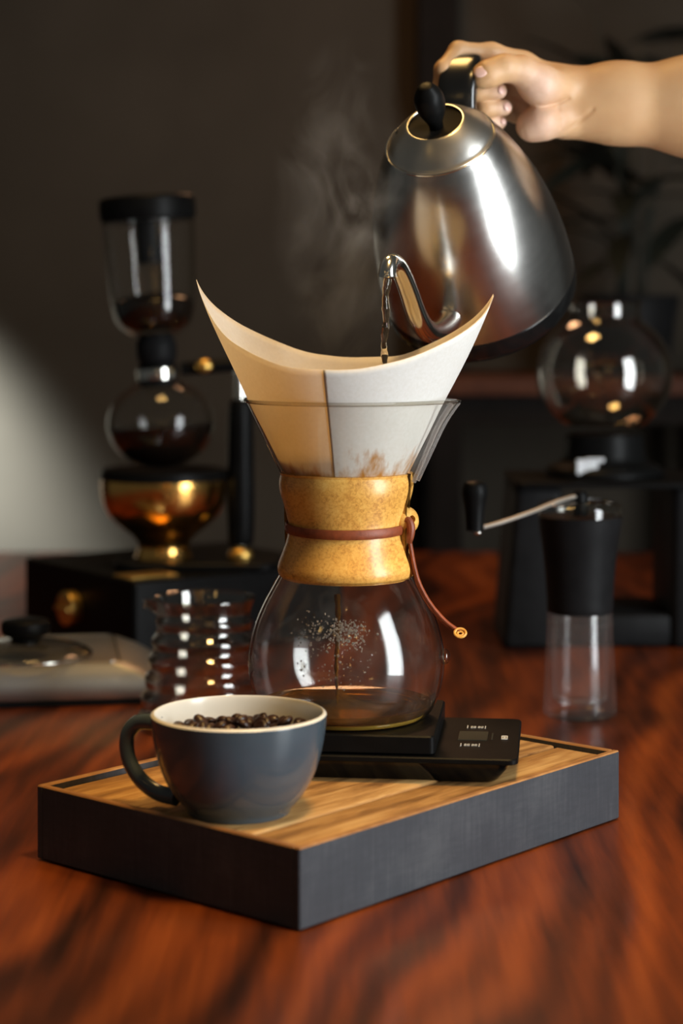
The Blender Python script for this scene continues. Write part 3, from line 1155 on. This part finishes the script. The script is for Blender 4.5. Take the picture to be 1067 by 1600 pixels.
arm = [
    cap((1420, 160, 0.02), (1090, 156, 0.01), 78, 62, 0.02),
    cap((1420, 190, 0.02), (1090, 178, 0.01), 78, 60, 0.02),
    cap((1090, 156, 0.01), (965, 146, 0.006), 62, 41, 0.02),
    cap((1090, 178, 0.01), (965, 176, 0.006), 60, 42, 0.02),
    cap((965, 146, 0.006), (880, 142, 0.003), 41, 36, 0.02),
    cap((965, 176, 0.006), (885, 178, 0.003), 42, 37, 0.02),
    # metacarpals (back of the hand, away from the camera)
    cap((880, 142, 0.003), (814, 106, -0.004), 34, 24, 0.012),
    cap((880, 152, 0.006), (808, 125, 0.006), 32, 22, 0.010),
    cap((880, 166, 0.006), (806, 150, 0.012), 31, 21, 0.010),
    cap((880, 178, 0.004), (808, 175, 0.014), 31, 19, 0.010),
    # thenar eminence and heel of the hand
    cap((884, 138, -0.006), (842, 132, -0.026), 26, 30, 0.006),
    cap((842, 132, -0.026), (814, 110, -0.036), 30, 22, 0.006),
    cap((880, 184, -0.004), (846, 191, -0.016), 30, 28, 0.004),
    cap((846, 191, -0.016), (831, 197, -0.014), 28, 25, 0.004),
    cap((850, 164, 0.004), (828, 170, 0.002), 24, 22, 0.004),
]
index_f = [
    cap((816, 103, -0.004), (768, 84, -0.014), 23, 16, 0.006),
    cap((768, 84, -0.014), (716, 79, -0.024), 15.5, 14, 0.006),
    cap((716, 79, -0.024), (692, 108, -0.036), 14, 12.5, 0.004),
    cap((692, 108, -0.036), (684, 146, -0.030), 12.5, 10.5, 0.004),
]
thumb = [
    cap((814, 110, -0.036), (787, 106, -0.043), 22.5, 20, 0.005),
    cap((787, 106, -0.043), (762, 116, -0.046), 20, 20, 0.005),
    cap((762, 116, -0.046), (753, 120, -0.046), 20, 17.5, 0.005),
]
middle_f = [
    cap((808, 122, 0.006), (744, 116, 0.010), 20, 16, 0.006),
    cap((744, 116, 0.010), (702, 132, -0.010), 16, 14, 0.005),
    cap((702, 132, -0.010), (746, 142, -0.025), 14, 14.5, 0.005),
    cap((746, 142, -0.025), (779, 142, -0.024), 15, 13, 0.004),
]
ring_f = [
    cap((806, 150, 0.012), (748, 146, 0.016), 19, 15.5, 0.006),
    cap((748, 146, 0.016), (709, 160, -0.002), 15.5, 14, 0.005),
    cap((709, 160, -0.002), (758, 169, -0.018), 14, 15, 0.005),
    cap((758, 169, -0.018), (787, 168, -0.016), 15.5, 13, 0.004),
]
pinky_f = [
    cap((808, 174, 0.014), (762, 172, 0.020), 17, 14, 0.006),
    cap((762, 172, 0.020), (722, 184, 0.006), 14, 12.5, 0.005),
    cap((722, 184, 0.006), (762, 192, -0.010), 12.5, 13, 0.005),
    cap((762, 192, -0.010), (780, 192, -0.008), 13, 11.5, 0.004),
]
hv, hf = sdf_mesh([(arm, 0.004), (index_f, 0.005), (thumb, 0.0035), (middle_f, 0.0012), (ring_f, 0.0012), (pinky_f, 0.0012)],
                  (W(650, 0, 1.40).x, 1.425, zy(275, 1.50)), (W(1330, 0, 1.5).x, 1.56, zy(40, 1.50)), 0.0012)
# wrist and palm creases pressed into the camera-side skin
ppx = 533.5 + hv[:, 0] / hv[:, 1] * F
ppy = 480 - (hv[:, 2] - CAMZ) / hv[:, 1] * F
front = hv[:, 1] < HD + 0.004
for pts_, wd_, dp_ in (([(800, 150), (826, 162), (852, 166), (872, 160), (888, 154)], 2.6, 0.0016), ([(868, 212), (884, 204), (902, 192), (926, 172)], 3.4, 0.0009),
                       ([(872, 170), (878, 184), (876, 200)], 3.0, 0.0008), ([(818, 205), (821, 216), (820, 224)], 2.4, 0.0008), ([(866, 118), (872, 130), (874, 142)], 3.4, 0.0006)):
    dm = np.full(len(hv), 1e9)
    for (x0, y0), (x1, y1) in zip(pts_[:-1], pts_[1:]):
        t_ = np.clip(((ppx - x0) * (x1 - x0) + (ppy - y0) * (y1 - y0)) / ((x1 - x0) ** 2 + (y1 - y0) ** 2), 0, 1)
        dm = np.minimum(dm, np.hypot(ppx - x0 - t_ * (x1 - x0), ppy - y0 - t_ * (y1 - y0)))
    hv[:, 1] += np.where(front, dp_ * np.exp(-(dm / wd_) ** 2), 0)
porg = Vector(W(1330, 167, HD))
me = bpy.data.meshes.new('person')
me.from_pydata([tuple(Vector(v) - porg) for v in hv], [], [tuple(int(i) for i in f) for f in hf])
bm = bmesh.new()
bm.from_mesh(me)
bmesh.ops.recalc_face_normals(bm, faces=bm.faces)
bm.to_mesh(me)
bm.free()
me.shade_smooth()
me.materials.append(M['skin'])
att = me.attributes.new('palm', 'FLOAT', 'POINT')
pal = np.zeros(len(hv))
for p, r in (((846, 136, -0.038), 0.018), ((840, 195, -0.026), 0.020), ((820, 165, -0.008), 0.016), ((786, 142, -0.028), 0.008), ((794, 167, -0.022), 0.008), ((786, 190, -0.014), 0.007)):
    q = np.array(hp_(*p))
    pal = np.maximum(pal, np.exp(-((hv - q) ** 2).sum(1) / (r * r)))
att.data.foreach_set('value', pal.astype(np.float32))
person = bpy.data.objects.new('person', me)
COL.objects.link(person)
person.location = porg
tag(person, 'bare right forearm and hand gripping the kettle handle from the right', 'person')


def nail(px, py, dd, w, l, normal, along):
    nz = Vector(normal).normalized()
    ax_ = Vector(along)
    ax_ = (ax_ - nz * ax_.dot(nz)).normalized()
    yy = nz.cross(ax_)
    R = Matrix((ax_, yy, nz)).transposed().to_4x4()
    vf = ellipsoid((0, 0, 0), l * hpx / 2, w * hpx / 2, 0.0011, 16, 8)
    vf = xf(vf, Matrix.Translation(hp_(px, py, dd)) @ R)
    inv = Matrix.Translation(-porg)
    return mobj('fingernail', xf(vf, inv), M['nail'], person)


nail(751, 112, -0.0548, 19, 22, (-0.25, -1, 0.35), (-1, 0, -0.35))
nail(784, 141, -0.0290, 14, 14, (0.6, -0.8, 0.2), (1, 0.6, 0.1))
nail(793, 167, -0.0210, 15, 15, (0.6, -0.8, 0.2), (1, 0.6, 0.1))
nail(787, 190, -0.0125, 11, 11, (0.6, -0.8, 0.2), (1, 0.6, 0))

# ------------------------------------------------------------------ cup with beans
DC = 1.175
cupx = (373 - 533.5) * DC / F
CUPZ = BTOP
rimR = 137.5 * DC / F
hC = zy(1113, DC) - CUPZ
cup = thing('coffee_cup', 'blue grey glazed cup with a cream inside full of coffee beans', 'cup', (cupx, DC, CUPZ))
cpf = catmull([(0.0, 0.0015), (0.0255, 0.0012), (0.0285, 0.0), (0.0302, 0.0008), (0.0318, 0.0040), (0.0390, 0.0125), (0.0452, 0.0240), (0.0492, 0.0370), (0.0512, 0.0480), (rimR, hC - 0.002), (rimR - 0.0001, hC - 0.0008)], 6)
mobj('cup_body', lathe([(max(0, r), z) for r, z in cpf], 96), M['cup'], cup)
cin = catmull([(rimR - 0.0001, hC - 0.0008), (rimR - 0.0010, hC), (rimR - 0.0026, hC - 0.0006), (0.0482, 0.0470), (0.0460, 0.0360), (0.0420, 0.0240), (0.0360, 0.0140), (0.0270, 0.0075), (0.0, 0.0060)], 6)
mobj('cup_lining', lathe([(max(0, r), z) for r, z in cin], 96), M['cup_in'], cup)
hc = catmull([W(249, 1133, DC + 0.014), W(236, 1128, DC + 0.016), W(214, 1130, DC + 0.020), W(199, 1150, DC + 0.022), W(201, 1185, DC + 0.021), W(219, 1217, DC + 0.017), W(246, 1238, DC + 0.011), W(276, 1246, DC + 0.003)], 7)
hr = [0.0052 - 0.0006 * math.sin(math.pi * i / (len(hc) - 1)) for i in range(len(hc))]
mobj('handle', tube(hc, hr, 16, flat=0.85, up=(0.2, 1, 0)), M['cup'], cup, world=True)


def bean_mesh(u=12, v=8):
    V, Fc = ellipsoid((0, 0, 0), 0.0056, 0.0041, 0.0031, u, v)
    out = []
    for p in V:
        if p.z > 0:
            g = math.exp(-(p.y / 0.0009) ** 2)
            p = Vector((p.x, p.y, p.z * 0.82 - 0.0011 * g * max(0, 1 - (p.x / 0.0056) ** 2)))
        out.append(p)
    return out, Fc


bR = 0.0041
rb = random.Random(11)


def cupr(z):
    pts = sorted([(zz, rr) for rr, zz in cin])
    for (z0, r0), (z1, r1) in zip(pts[:-1], pts[1:]):
        if z0 <= z <= z1 and z1 > z0:
            return r0 + (r1 - r0) * (z - z0) / (z1 - z0)
    return 0.048


def mound(x, y):
    m = hC - 0.0120
    m += 0.0085 * math.exp(-(((x - 0.005) / 0.020) ** 2 + ((y - 0.004) / 0.02) ** 2))
    m += 0.0045 * math.exp(-(((x + 0.026) / 0.011) ** 2 + ((y - 0.006) / 0.018) ** 2))
    m += 0.0035 * math.exp(-(((x - 0.032) / 0.009) ** 2 + ((y - 0.010) / 0.014) ** 2))
    return m


beans = []
B0 = hC - 0.0330
fails = 0
while len(beans) < 520 and fails < 120:
    best = None
    for _ in range(24):
        ang, rr = rb.uniform(0, 2 * math.pi), math.sqrt(rb.random())
        R = cupr(hC - 0.014) - bR - 0.0012
        x, y = R * rr * math.cos(ang), R * rr * math.sin(ang)
        z = B0
        for bx, by, bz in beans:
            d2 = (bx - x) ** 2 + (by - y) ** 2
            if d2 < 4 * bR * bR:
                z = max(z, bz + math.sqrt(4 * bR * bR - d2) * 0.86)
        if math.hypot(x, y) > cupr(z) - bR - 0.0008:
            continue
        if z > mound(x, y):
            continue
        if best is None or z < best[2]:
            best = (x, y, z)
    if best is None:
        fails += 1
        continue
    beans.append(best)
beans.sort(key=lambda b: -(b[2] - mound(b[0], b[1])))
bme = bpy.data.meshes.new('coffee_bean')
bv, bf = bean_mesh()
bme.from_pydata([tuple(p) for p in bv], [], bf)
bme.shade_smooth()
bme.materials.append(M['bean'])
low = []
for i, (x, y, z) in enumerate(beans):
    rot = (rb.uniform(-0.9, 0.9) + (math.pi if rb.random() < 0.5 else 0), rb.uniform(-0.7, 0.7), rb.uniform(0, 6.28))
    if i < 240:
        o = bpy.data.objects.new('coffee_bean', bme)
        COL.objects.link(o)
        o.location = (cupx + x, DC + y, CUPZ + z)
        o.rotation_euler = rot
        tag(o, 'dark roasted coffee bean heaped in the blue grey cup', 'coffee bean', 'coffee beans in the cup')
    else:
        from mathutils import Euler
        low.append(xf(bean_mesh(8, 5), Matrix.Translation((x, y, z)) @ Euler(rot).to_matrix().to_4x4()))
if low:
    o = mobj('buried_beans', merge(*low), M['bean'])
    o.location = (cupx, DC, CUPZ)
    tag(o, 'coffee beans lying underneath the heap in the cup', 'coffee beans', kind='stuff')

# ------------------------------------------------------------------ glass server behind the cup
DS = 1.62
sxx = (319 - 533.5) * DS / F
srv = thing('glass_server', 'ribbed clear glass coffee server with a pouring lip behind the cup', 'server', (sxx, DS, T))
k = DS / F
hS = zy(934, DS) - T
sprof = [(0.0, 0.0015), (0.046, 0.001), (0.051, 0.004)]
for i in range(61):
    t = i / 60
    z = 0.006 + t * (hS - 0.020)
    r = 0.0535 - 0.0165 * t ** 1.15 + 0.0014 * math.sin(t * 2 * math.pi * 5.5)
    sprof.append((r, z))
sprof += [(0.0385, hS - 0.008), (0.0402, hS - 0.003), (0.0412, hS)]


def srvf(r, z, a):
    if z < hS - 0.016:
        return r
    da = (a - math.radians(188) + math.pi) % (2 * math.pi) - math.pi
    kk = min(1, (z - (hS - 0.016)) / 0.010)
    return r + 0.0085 * kk * math.exp(-(da / 0.17) ** 2)


mobj('glass_wall', lathe(sprof, 96, rfun=srvf), M['server_glass'], srv, angle=60)
mobj('inner_wall', lathe([(max(0, r - 0.0022), max(z, 0.004)) for r, z in sprof], 96, rfun=srvf), M['server_glass'], srv, angle=60)
rp = []
for q in range(96):
    a = 2 * math.pi * q / 96
    r = srvf(0.0405, hS, a)
    da = (a - math.radians(188) + math.pi) % (2 * math.pi) - math.pi
    rp.append((r * math.cos(a), r * math.sin(a), hS - 0.006 * math.exp(-(da / 0.2) ** 2)))
mobj('rim', tube(rp, 0.0014, 8, closed=True), M['glass_rim'], srv)

# ------------------------------------------------------------------ steel case with a glass lid on the left
cs = thing('steel_case', 'low brushed steel case with sloping sides at the left table edge', 'case', (-0.300, 1.775, T), (0, 0, math.radians(9)))
HX, HY = 0.135, 0.085
lv = [(0.004, 0.005, 0.006), (0.006, 0.001, 0.002), (0.010, 0.0, 0.0), (0.019, 0.0, 0.001), (0.028, 0.003, 0.016), (0.0345, 0.007, 0.032), (0.0355, 0.010, 0.035)]
mobj('steel_cover', loft([[(x - j_ / 2 + i / 2, y, z) for x, y in rounded_loop(HX - i / 2 - j_ / 2, HY - i, 0.012, 6)] for z, i, j_ in lv]), M['case_steel'], cs, angle=25)
mobj('black_foot', rslab(HX - 0.004, HY - 0.004, 0.018, [(0.0, 0.002), (0.0005, 0.0), (0.0045, 0.0)]), M['black_matte'], cs)
mobj('edge_line', tube([(x - 0.0125, y, 0.0356) for x, y in rounded_loop(HX - 0.0245, HY - 0.012, 0.010, 5)], 0.0008, 8, closed=True), M['steel_shiny'], cs)
gl = thing('pot_lid', 'round glass lid with a black knob lying on the steel case', 'lid', (W(40, 1020, 1.745).x, 1.745, T + 0.0368))
mobj('glass_disc', lathe(catmull([(0.058, 0.0), (0.056, 0.004), (0.045, 0.008), (0.028, 0.011), (0.0, 0.0118)], 5), 64), M['glass_rim'], gl)
mobj('lid_band', tube([(0.058 * math.cos(2 * math.pi * q / 64), 0.058 * math.sin(2 * math.pi * q / 64), 0.001) for q in range(64)], 0.0012, 8, closed=True), M['steel_shiny'], gl)
mobj('knob', lathe(catmull([(0.013, 0.0112), (0.0135, 0.015), (0.0205, 0.019), (0.0218, 0.026), (0.0195, 0.0305), (0.012, 0.0318), (0.0, 0.0320)], 4), 40), M['black'], gl)

# ------------------------------------------------------------------ heater box under the siphon
hb_a = math.atan2(0.60, 0.80)
bh = 0.079
hx0 = W(209, 910, 1.90)
htr = thing('siphon_heater', 'black heater box with a brass dial beneath the siphon brewer', 'heater', (hx0.x, hx0.y, T), (0, 0, math.radians(36)))
mobj('housing', xf(rslab(0.125, 0.115, 0.006, [(0.006, 0.0), (bh - 0.002, 0.0), (bh, 0.002)]), Matrix.Translation((0.125, 0.115, 0))), M['black'], htr)
for fx in (0.02, 0.23):
    for fy in (0.02, 0.21):
        mobj('foot', xf(lathe([(0.0, 0.0), (0.008, 0.0), (0.008, 0.0062), (0.0, 0.0062)], 16), Matrix.Translation((fx, fy, 0))), M['black_matte'], htr)
dial = lathe(catmull([(0.0175, 0.0), (0.0175, 0.008), (0.0155, 0.011), (0.0, 0.0115)], 3), 32)
dl = mobj('dial', xf(dial, Matrix.Translation((0.0, 0.120, 0.040)) @ Matrix.Rotation(math.radians(-90), 4, 'Y')), M['brass'], htr)
mobj('dial_grip', xf(box(0, 0, 0.0125, 0.004, 0.028, 0.006, 0.001), Matrix.Translation((0.0, 0.120, 0.040)) @ Matrix.Rotation(math.radians(-90), 4, 'Y')), M['brass'], dl)
mobj('top_plate', xf(rslab(0.028, 0.018, 0.004, [(bh + 0.0002, 0.0), (bh + 0.0012, 0.0005)]), Matrix.Translation((0.034, 0.036, 0))), M['brass'], htr)  # added brass patch, stands in for the burner's gold reflection on the glossy top

# ------------------------------------------------------------------ siphon brewer
DY = 2.035
sk = DY / F
BZ = T + bh


def sz(py):
    return zy(py, DY) - BZ


siph = thing('siphon_brewer', 'tall glass siphon coffee brewer with black lid standing on the heater', 'siphon', (W(256, 0, DY).x, DY, BZ + 0.0004))
lean = math.radians(-3.6)


def leanM(py0=735):
    z0 = sz(py0)
    return Matrix.Translation((0, 0, z0)) @ Matrix.Rotation(lean, 4, 'Y') @ Matrix.Translation((0, 0, -z0))


LM = leanM()


def sl(prof_px, n=4):
    return [(max(0, r * sk), sz(y)) for r, y in catmull(prof_px, n)]


# copper burner bowl and pedestal
mobj('burner_bowl', lathe(sl([(42, 846), (50, 836), (68, 822), (86, 804), (95, 784), (98, 760), (97, 744)]), 64), M['copper'], siph)
mobj('burner_rim', lathe([(98.5 * sk, sz(748)), (99.5 * sk, sz(740)), (96 * sk, sz(733)), (82 * sk, sz(735)), (55 * sk, sz(744)), (0, sz(744))], 64), M['black'], siph)
mobj('pedestal', lathe(sl([(42, 846), (40, 856), (46, 872), (58, 886), (62, 891)]) + [(0, 0.0)], 48), M['copper'], siph)
mobj('foot_plate', xf(rslab(0.082, 0.058, 0.02, [(0.0, 0.001), (0.001, 0.0), (0.006, 0.0), (0.007, 0.001)]), Matrix.Translation((0.036, 0, 0))), M['black'], siph)
# lower globe
bc, br = 662, 84
pg = []
for i in range(25):
    t = math.pi * (0.0 + i / 24 * 0.885)
    pg.append((max(0, br * math.sin(t)) * sk, sz(bc + br * 0.84 * math.cos(t))))
pg += [(26 * sk, sz(585)), (25 * sk, sz(572))]
gb = mobj('lower_globe', xf(lathe(pg, 64), LM), M['glass'], siph, angle=70)
pc = [(0, sz(bc + br * 0.84 * 0.985))]
for i in range(1, 16):
    t = math.pi * (i / 15 * 0.487)
    pc.append((br * 0.97 * math.sin(t) * sk, sz(bc + br * 0.81 * math.cos(t))))
pc.append((0, pc[-1][1]))
scof = mobj('siphon_coffee', xf(lathe(pc, 48), LM), M['coffee_black'])
scof.location = siph.location
tag(scof, 'black coffee half filling the lower globe of the siphon', 'coffee')
mobj('neck_clamp', xf(lathe(sl([(24, 604), (30, 602), (31, 590), (30, 572), (27, 566)]), 32), LM), M['black'], siph)
mobj('steel_band', xf(lathe(sl([(32, 592), (32.5, 584), (32, 576)]), 32), LM), M['steel_shiny'], siph)
mobj('seal', xf(lathe(sl([(24, 570), (31, 560), (32, 540), (28, 528), (24, 522)]), 32), LM), M['black_matte'], siph)
# upper chamber
mobj('upper_chamber', xf(lathe(sl([(24, 526), (40, 520), (56, 506), (63, 488), (66, 462), (69, 420), (71, 380), (72, 342)]), 64), LM), M['glass'], siph, angle=70)
ug = mobj('coffee_grounds', xf(lathe([(0, sz(516))] + sl([(38, 516), (54, 504), (60, 488), (61, 472), (46, 462), (20, 457)]) + [(0, sz(456))], 48), LM), M['coffee_black'])
ug.location = siph.location
tag(ug, 'dark spent grounds in the upper chamber of the siphon', 'coffee grounds')
lidx = mobj('lid', xf(lathe([(0, sz(306))] + sl([(60, 306), (71, 308), (75, 314), (75.5, 334), (73, 345)]) + [(0, sz(343))], 48), LM), M['black'], siph)
mobj('lid_tube', xf(lathe(sl([(21, 344), (21, 380), (20, 412)]) + [(0, sz(412))], 32), LM), M['black_matte'], lidx)
# stand: pole, arm and handle
hxp = (376 - 256) * sk
mobj('handle', xf(lathe([(0, sz(852))] + sl([(15, 852), (20, 846), (22, 800), (21, 735), (20, 660), (18, 632), (14, 624)]) + [(0, sz(624))], 32), Matrix.Translation((hxp, 0, 0))), M['black'], siph)
mobj('pole', xf(lathe(sl([(9, 890), (9, 850)]) + sl([(10, 626), (10, 580), (9, 566)]) + [(0, sz(565))], 24), Matrix.Translation((hxp, 0, 0))), M['steel_shiny'], siph)
mobj('clamp_arm', tube([(0.018, 0, sz(577)), (0.05, 0, sz(573)), (hxp, 0, sz(570))], 0.0072, 12), M['black'], siph)
mobj('clamp_screw', ellipsoid((0.042, -0.012, sz(572)), 0.009, 0.006, 0.007), M['brass'], siph)
mobj('handle_foot', ellipsoid((hxp, -0.004, sz(868)), 0.013, 0.011, 0.010), M['brass'], siph)

# ------------------------------------------------------------------ hand grinder
DG = 1.665
gk = DG / F


def gz(py):
    return zy(py, DG) - T


grd = thing('hand_grinder', 'black hand coffee grinder with a clear bottom jar and crank', 'grinder', (W(906, 0, DG).x, DG, T))


def gpf(pp, n=4):
    return [(max(0, r * gk), gz(y)) for r, y in catmull(pp, n)]


jt = gz(948)
mobj('clear_jar', lathe([(0, 0.0006), (50 * gk, 0.0), (56 * gk, 0.002), (57 * gk, 0.006)] + gpf([(57, 1100), (54, 1040), (51, 990), (50, 948)]), 64), M['smoke_glass'], grd, angle=60)
mobj('jar_inside', lathe([(0, 0.012), (38 * gk, 0.012), (42 * gk, 0.016)] + gpf([(43, 1090), (44, 1040), (44, 990), (44, 950)]), 64), M['smoke_glass'], grd, angle=60)
mobj('jar_thread', tube([(51.5 * gk * math.cos(2 * math.pi * q / 48), 51.5 * gk * math.sin(2 * math.pi * q / 48), gz(972)) for q in range(48)], 0.0008, 6, closed=True), M['smoke_glass'], grd)
mobj('grinder_body', lathe([(0, gz(956))] + gpf([(50, 956), (51.5, 948), (52, 930), (54, 900), (58, 860), (63, 825), (65.5, 806)]) + [(0, gz(806))], 64), M['black_matte'], grd)
mobj('hopper_lid', lathe(gpf([(65.5, 806), (66, 796), (64, 788), (50, 783), (16, 781)]), 64), M['glass_rim'], grd, angle=60)
mobj('crank_hub', lathe([(0, gz(806))] + gpf([(12, 806), (14, 790), (12, 774), (9, 767)]) + [(0, gz(766))], 24), M['black'], grd)
ca = catmull([W(897, 776, DG - 0.005), W(870, 784, DG - 0.02), W(830, 800, DG - 0.045), W(780, 817, DG - 0.07), W(742, 827, DG - 0.088)], 5)
mobj('crank_arm', tube(ca, 0.0026, 10, flat=0.55), M['arm_steel'], grd, world=True)
kn = W(742, 827, DG - 0.088)
kk_ = (DG - 0.088) / F
kpx = [(0, -2), (13, -2), (14, 4), (15, 20), (17, 38), (20, 54), (20, 64), (15, 73), (0, 76)]
mobj('crank_knob', xf(lathe([(max(0, r * kk_), z * kk_) for r, z in catmull(kpx, 4)], 32), Matrix.Translation(kn)), M['black'], grd, world=True)
mobj('knob_rivet', ellipsoid(kn + Vector((0.002, -0.004, -0.002)), 0.0032, 0.0032, 0.002), M['steel_shiny'], grd, world=True)

# ------------------------------------------------------------------ glass globe pot and its stand
DP = 2.06
pk = DP / F
px0 = W(944, 0, DP).x
stz = zy(744, DP)
stand = thing('black_stand', 'black open-sided stand on the table behind the hand grinder', 'stand', (px0, DP, T))
L0, L1 = (797 - 944) * pk, (868 - 944) * pk


def wedge(x0t, x1t, x0b, x1b, zt, zb, y0, y1, bev=0.004):
    loops = []
    for z, f in ((zb, 0), (zb + bev, 0), (zt - bev, 1), (zt, 1)):
        t = (z - zb) / (zt - zb)
        xa, xb = x0b + (x0t - x0b) * t, x1b + (x1t - x1b) * t
        cx, hx = (xa + xb) / 2, (xb - xa) / 2
        ins = bev if z in (zb, zt) else 0
        loops.append([(cx + x, (y0 + y1) / 2 + y, z) for x, y in rounded_loop(hx - ins, (y1 - y0) / 2 - ins, max(0.008 - ins, 0.003), 4)])
    return loft(loops)


topz = stz - T
mobj('side_panel', wedge(L0, L1, L0 - 0.013, L1 + 0.002, topz - 0.006, 0.0, -0.07, 0.07), M['black_matte'], stand)
R0, R1 = (1036 - 944) * pk, (1108 - 944) * pk
mobj('side_panel', wedge(R0, R1, R0 - 0.002, R1 + 0.013, topz - 0.006, 0.0, -0.07, 0.07), M['black_matte'], stand)
mobj('top_plate', xf(rslab((R1 - L0) / 2 + 0.002, 0.075, 0.012, [(topz - 0.0058, 0.001), (topz - 0.001, 0.0), (topz, 0.001)]), Matrix.Translation(((R1 + L0) / 2, 0, 0))), M['black'], stand)
mobj('base_plate', box((R0 + L1) / 2, 0.0, 0.017, R0 - L1 - 0.004, 0.13, 0.032, 0.005), M['black_matte'], stand)
pot = thing('glass_globe_pot', 'round clear glass pot on a black base on top of the stand', 'pot', (px0, DP, stz + 0.0004))


def pz(py):
    return zy(py, DP) - stz


mobj('base', lathe([(0, 0.0)] + [(r * pk, pz(y)) for r, y in catmull([(92, 744), (93, 738), (86, 728), (68, 720), (63, 705), (62, 688), (60, 678)], 4)] + [(0, pz(680))], 64), M['black'], pot)
gp = []
gc, grr = 584, 106
for i in range(33):
    t = 0.20 * math.pi + (i / 32) * math.pi * 0.615
    gp.append((grr * math.sin(t) * pk, pz(gc + grr * 0.93 * math.cos(t))))
gp += [(57 * pk, pz(494)), (55 * pk, pz(484)), (58 * pk, pz(474))]
gp = [(0, gp[0][1])] + gp
mobj('globe', lathe(gp, 80), M['server_glass'], pot, angle=60)
mobj('globe_inside', lathe([(max(0, r - 0.002), z + 0.0005) for r, z in gp], 80), M['server_glass'], pot, angle=60)
mobj('rim', tube([(58 * pk * math.cos(2 * math.pi * q / 64), 58 * pk * math.sin(2 * math.pi * q / 64), pz(473)) for q in range(64)], 0.0018, 8, closed=True), M['glass_rim'], pot)
yf = -(70 * pk)
mobj('white_tag', merge(box((908 - 944) * pk, yf - 0.0045, pz(724), 0.021, 0.003, 0.015, 0.0006), box((920 - 944) * pk, yf - 0.0045, pz(713.5), 0.018, 0.003, 0.004, 0.0006)), M['tag'], pot, smooth=False)

# ------------------------------------------------------------------ bar table behind, with a plant
DT = 2.98
bt = thing('bar_table', 'dark bar table with a reddish top edge against the back wall', 'bar table', (W(900, 0, DT).x, DT + 0.12, 0))
tz = zy(588, DT)
bw = 0.27
mobj('top', box(0.02, 0, tz - 0.014, 2 * bw + 0.06, 0.28, 0.028, 0.003), M['red_wood'], bt, smooth=False)
mobj('apron', box(0.02, 0, tz - 0.050, 2 * bw, 0.24, 0.044), M['dark_wood'], bt, smooth=False)
xl = W(697, 0, DT).x - bt.location.x
for xx in (xl, 0.27):
    for yy in (-0.10, 0.10):
        mobj('leg', box(xx, yy, (tz - 0.072) / 2, 0.048, 0.04, tz - 0.072, 0.003), M['dark_wood'], bt, smooth=False)

plant = thing('potted_plant', 'dark leafy plant in a dark pot on the bar table', 'plant', (W(985, 0, 3.08).x, 3.08, tz + 0.0004))
mobj('pot', lathe([(0, 0.0)] + catmull([(0.055, 0.0), (0.062, 0.03), (0.075, 0.11), (0.078, 0.12), (0.072, 0.122), (0.068, 0.11)], 4) + [(0, 0.108)], 40), M['black_matte'], plant)
rp_ = random.Random(5)
leafV = None


def leaf_mesh(L, Wd):
    V, Fc = [], []
    n = 7
    for i in range(n + 1):
        t = i / n
        w = Wd * math.sin(math.pi * min(1, t * 0.92 + 0.06)) ** 0.8
        z = -0.35 * L * t * t
        for s, zz in ((-1, 0.12 * w), (0, 0.0), (1, 0.12 * w)):
            V.append(Vector((s * w, L * t, z + zz)))
    for i in range(n):
        for j in range(2):
            q = i * 3 + j
            Fc.append((q, q + 1, q + 4, q + 3))
    return V, Fc


lm = bpy.data.meshes.new('leaf')
lv_, lf_ = leaf_mesh(0.16, 0.02)
lm.from_pydata([tuple(v) for v in lv_], [], lf_)
lm.shade_smooth()
lm.materials.append(M['leaf'])
for i in range(7):
    a = rp_.uniform(0, 6.28)
    H = rp_.uniform(0.22, 0.52)
    sprd = rp_.uniform(0.02, 0.10)
    pth = catmull([(0.02 * math.cos(a), 0.01 * math.sin(a), 0.105), (sprd * 0.4 * math.cos(a), sprd * 0.3 * math.sin(a), 0.11 + H * 0.5), (sprd * math.cos(a), sprd * 0.5 * math.sin(a), 0.11 + H)], 5)
    mobj('stem', tube(pth, 0.0035, 6), M['leaf'], plant)
    for j in range(5):
        p = pth[2 + j * 2 if 2 + j * 2 < len(pth) else -1]
        o = bpy.data.objects.new('leaf', lm)
        COL.objects.link(o)
        o.parent = plant
        o.location = p
        o.rotation_euler = (rp_.uniform(-0.2, 1.0), rp_.uniform(-0.3, 0.3), rp_.uniform(-1.9, 1.9) if rp_.random() < 0.5 else rp_.uniform(1.4, 4.8))

# ------------------------------------------------------------------ steam over the filter
sc_ = W(540, 335, 1.335)
sv, sf = ellipsoid((0, 0, 0), 0.052, 0.03, 0.125, 24, 16)
steam = mobj('steam', (sv, sf), steam_mat())
steam.location = sc_
tag(steam, 'faint white steam rising between the filter and the kettle', 'steam', kind='stuff')
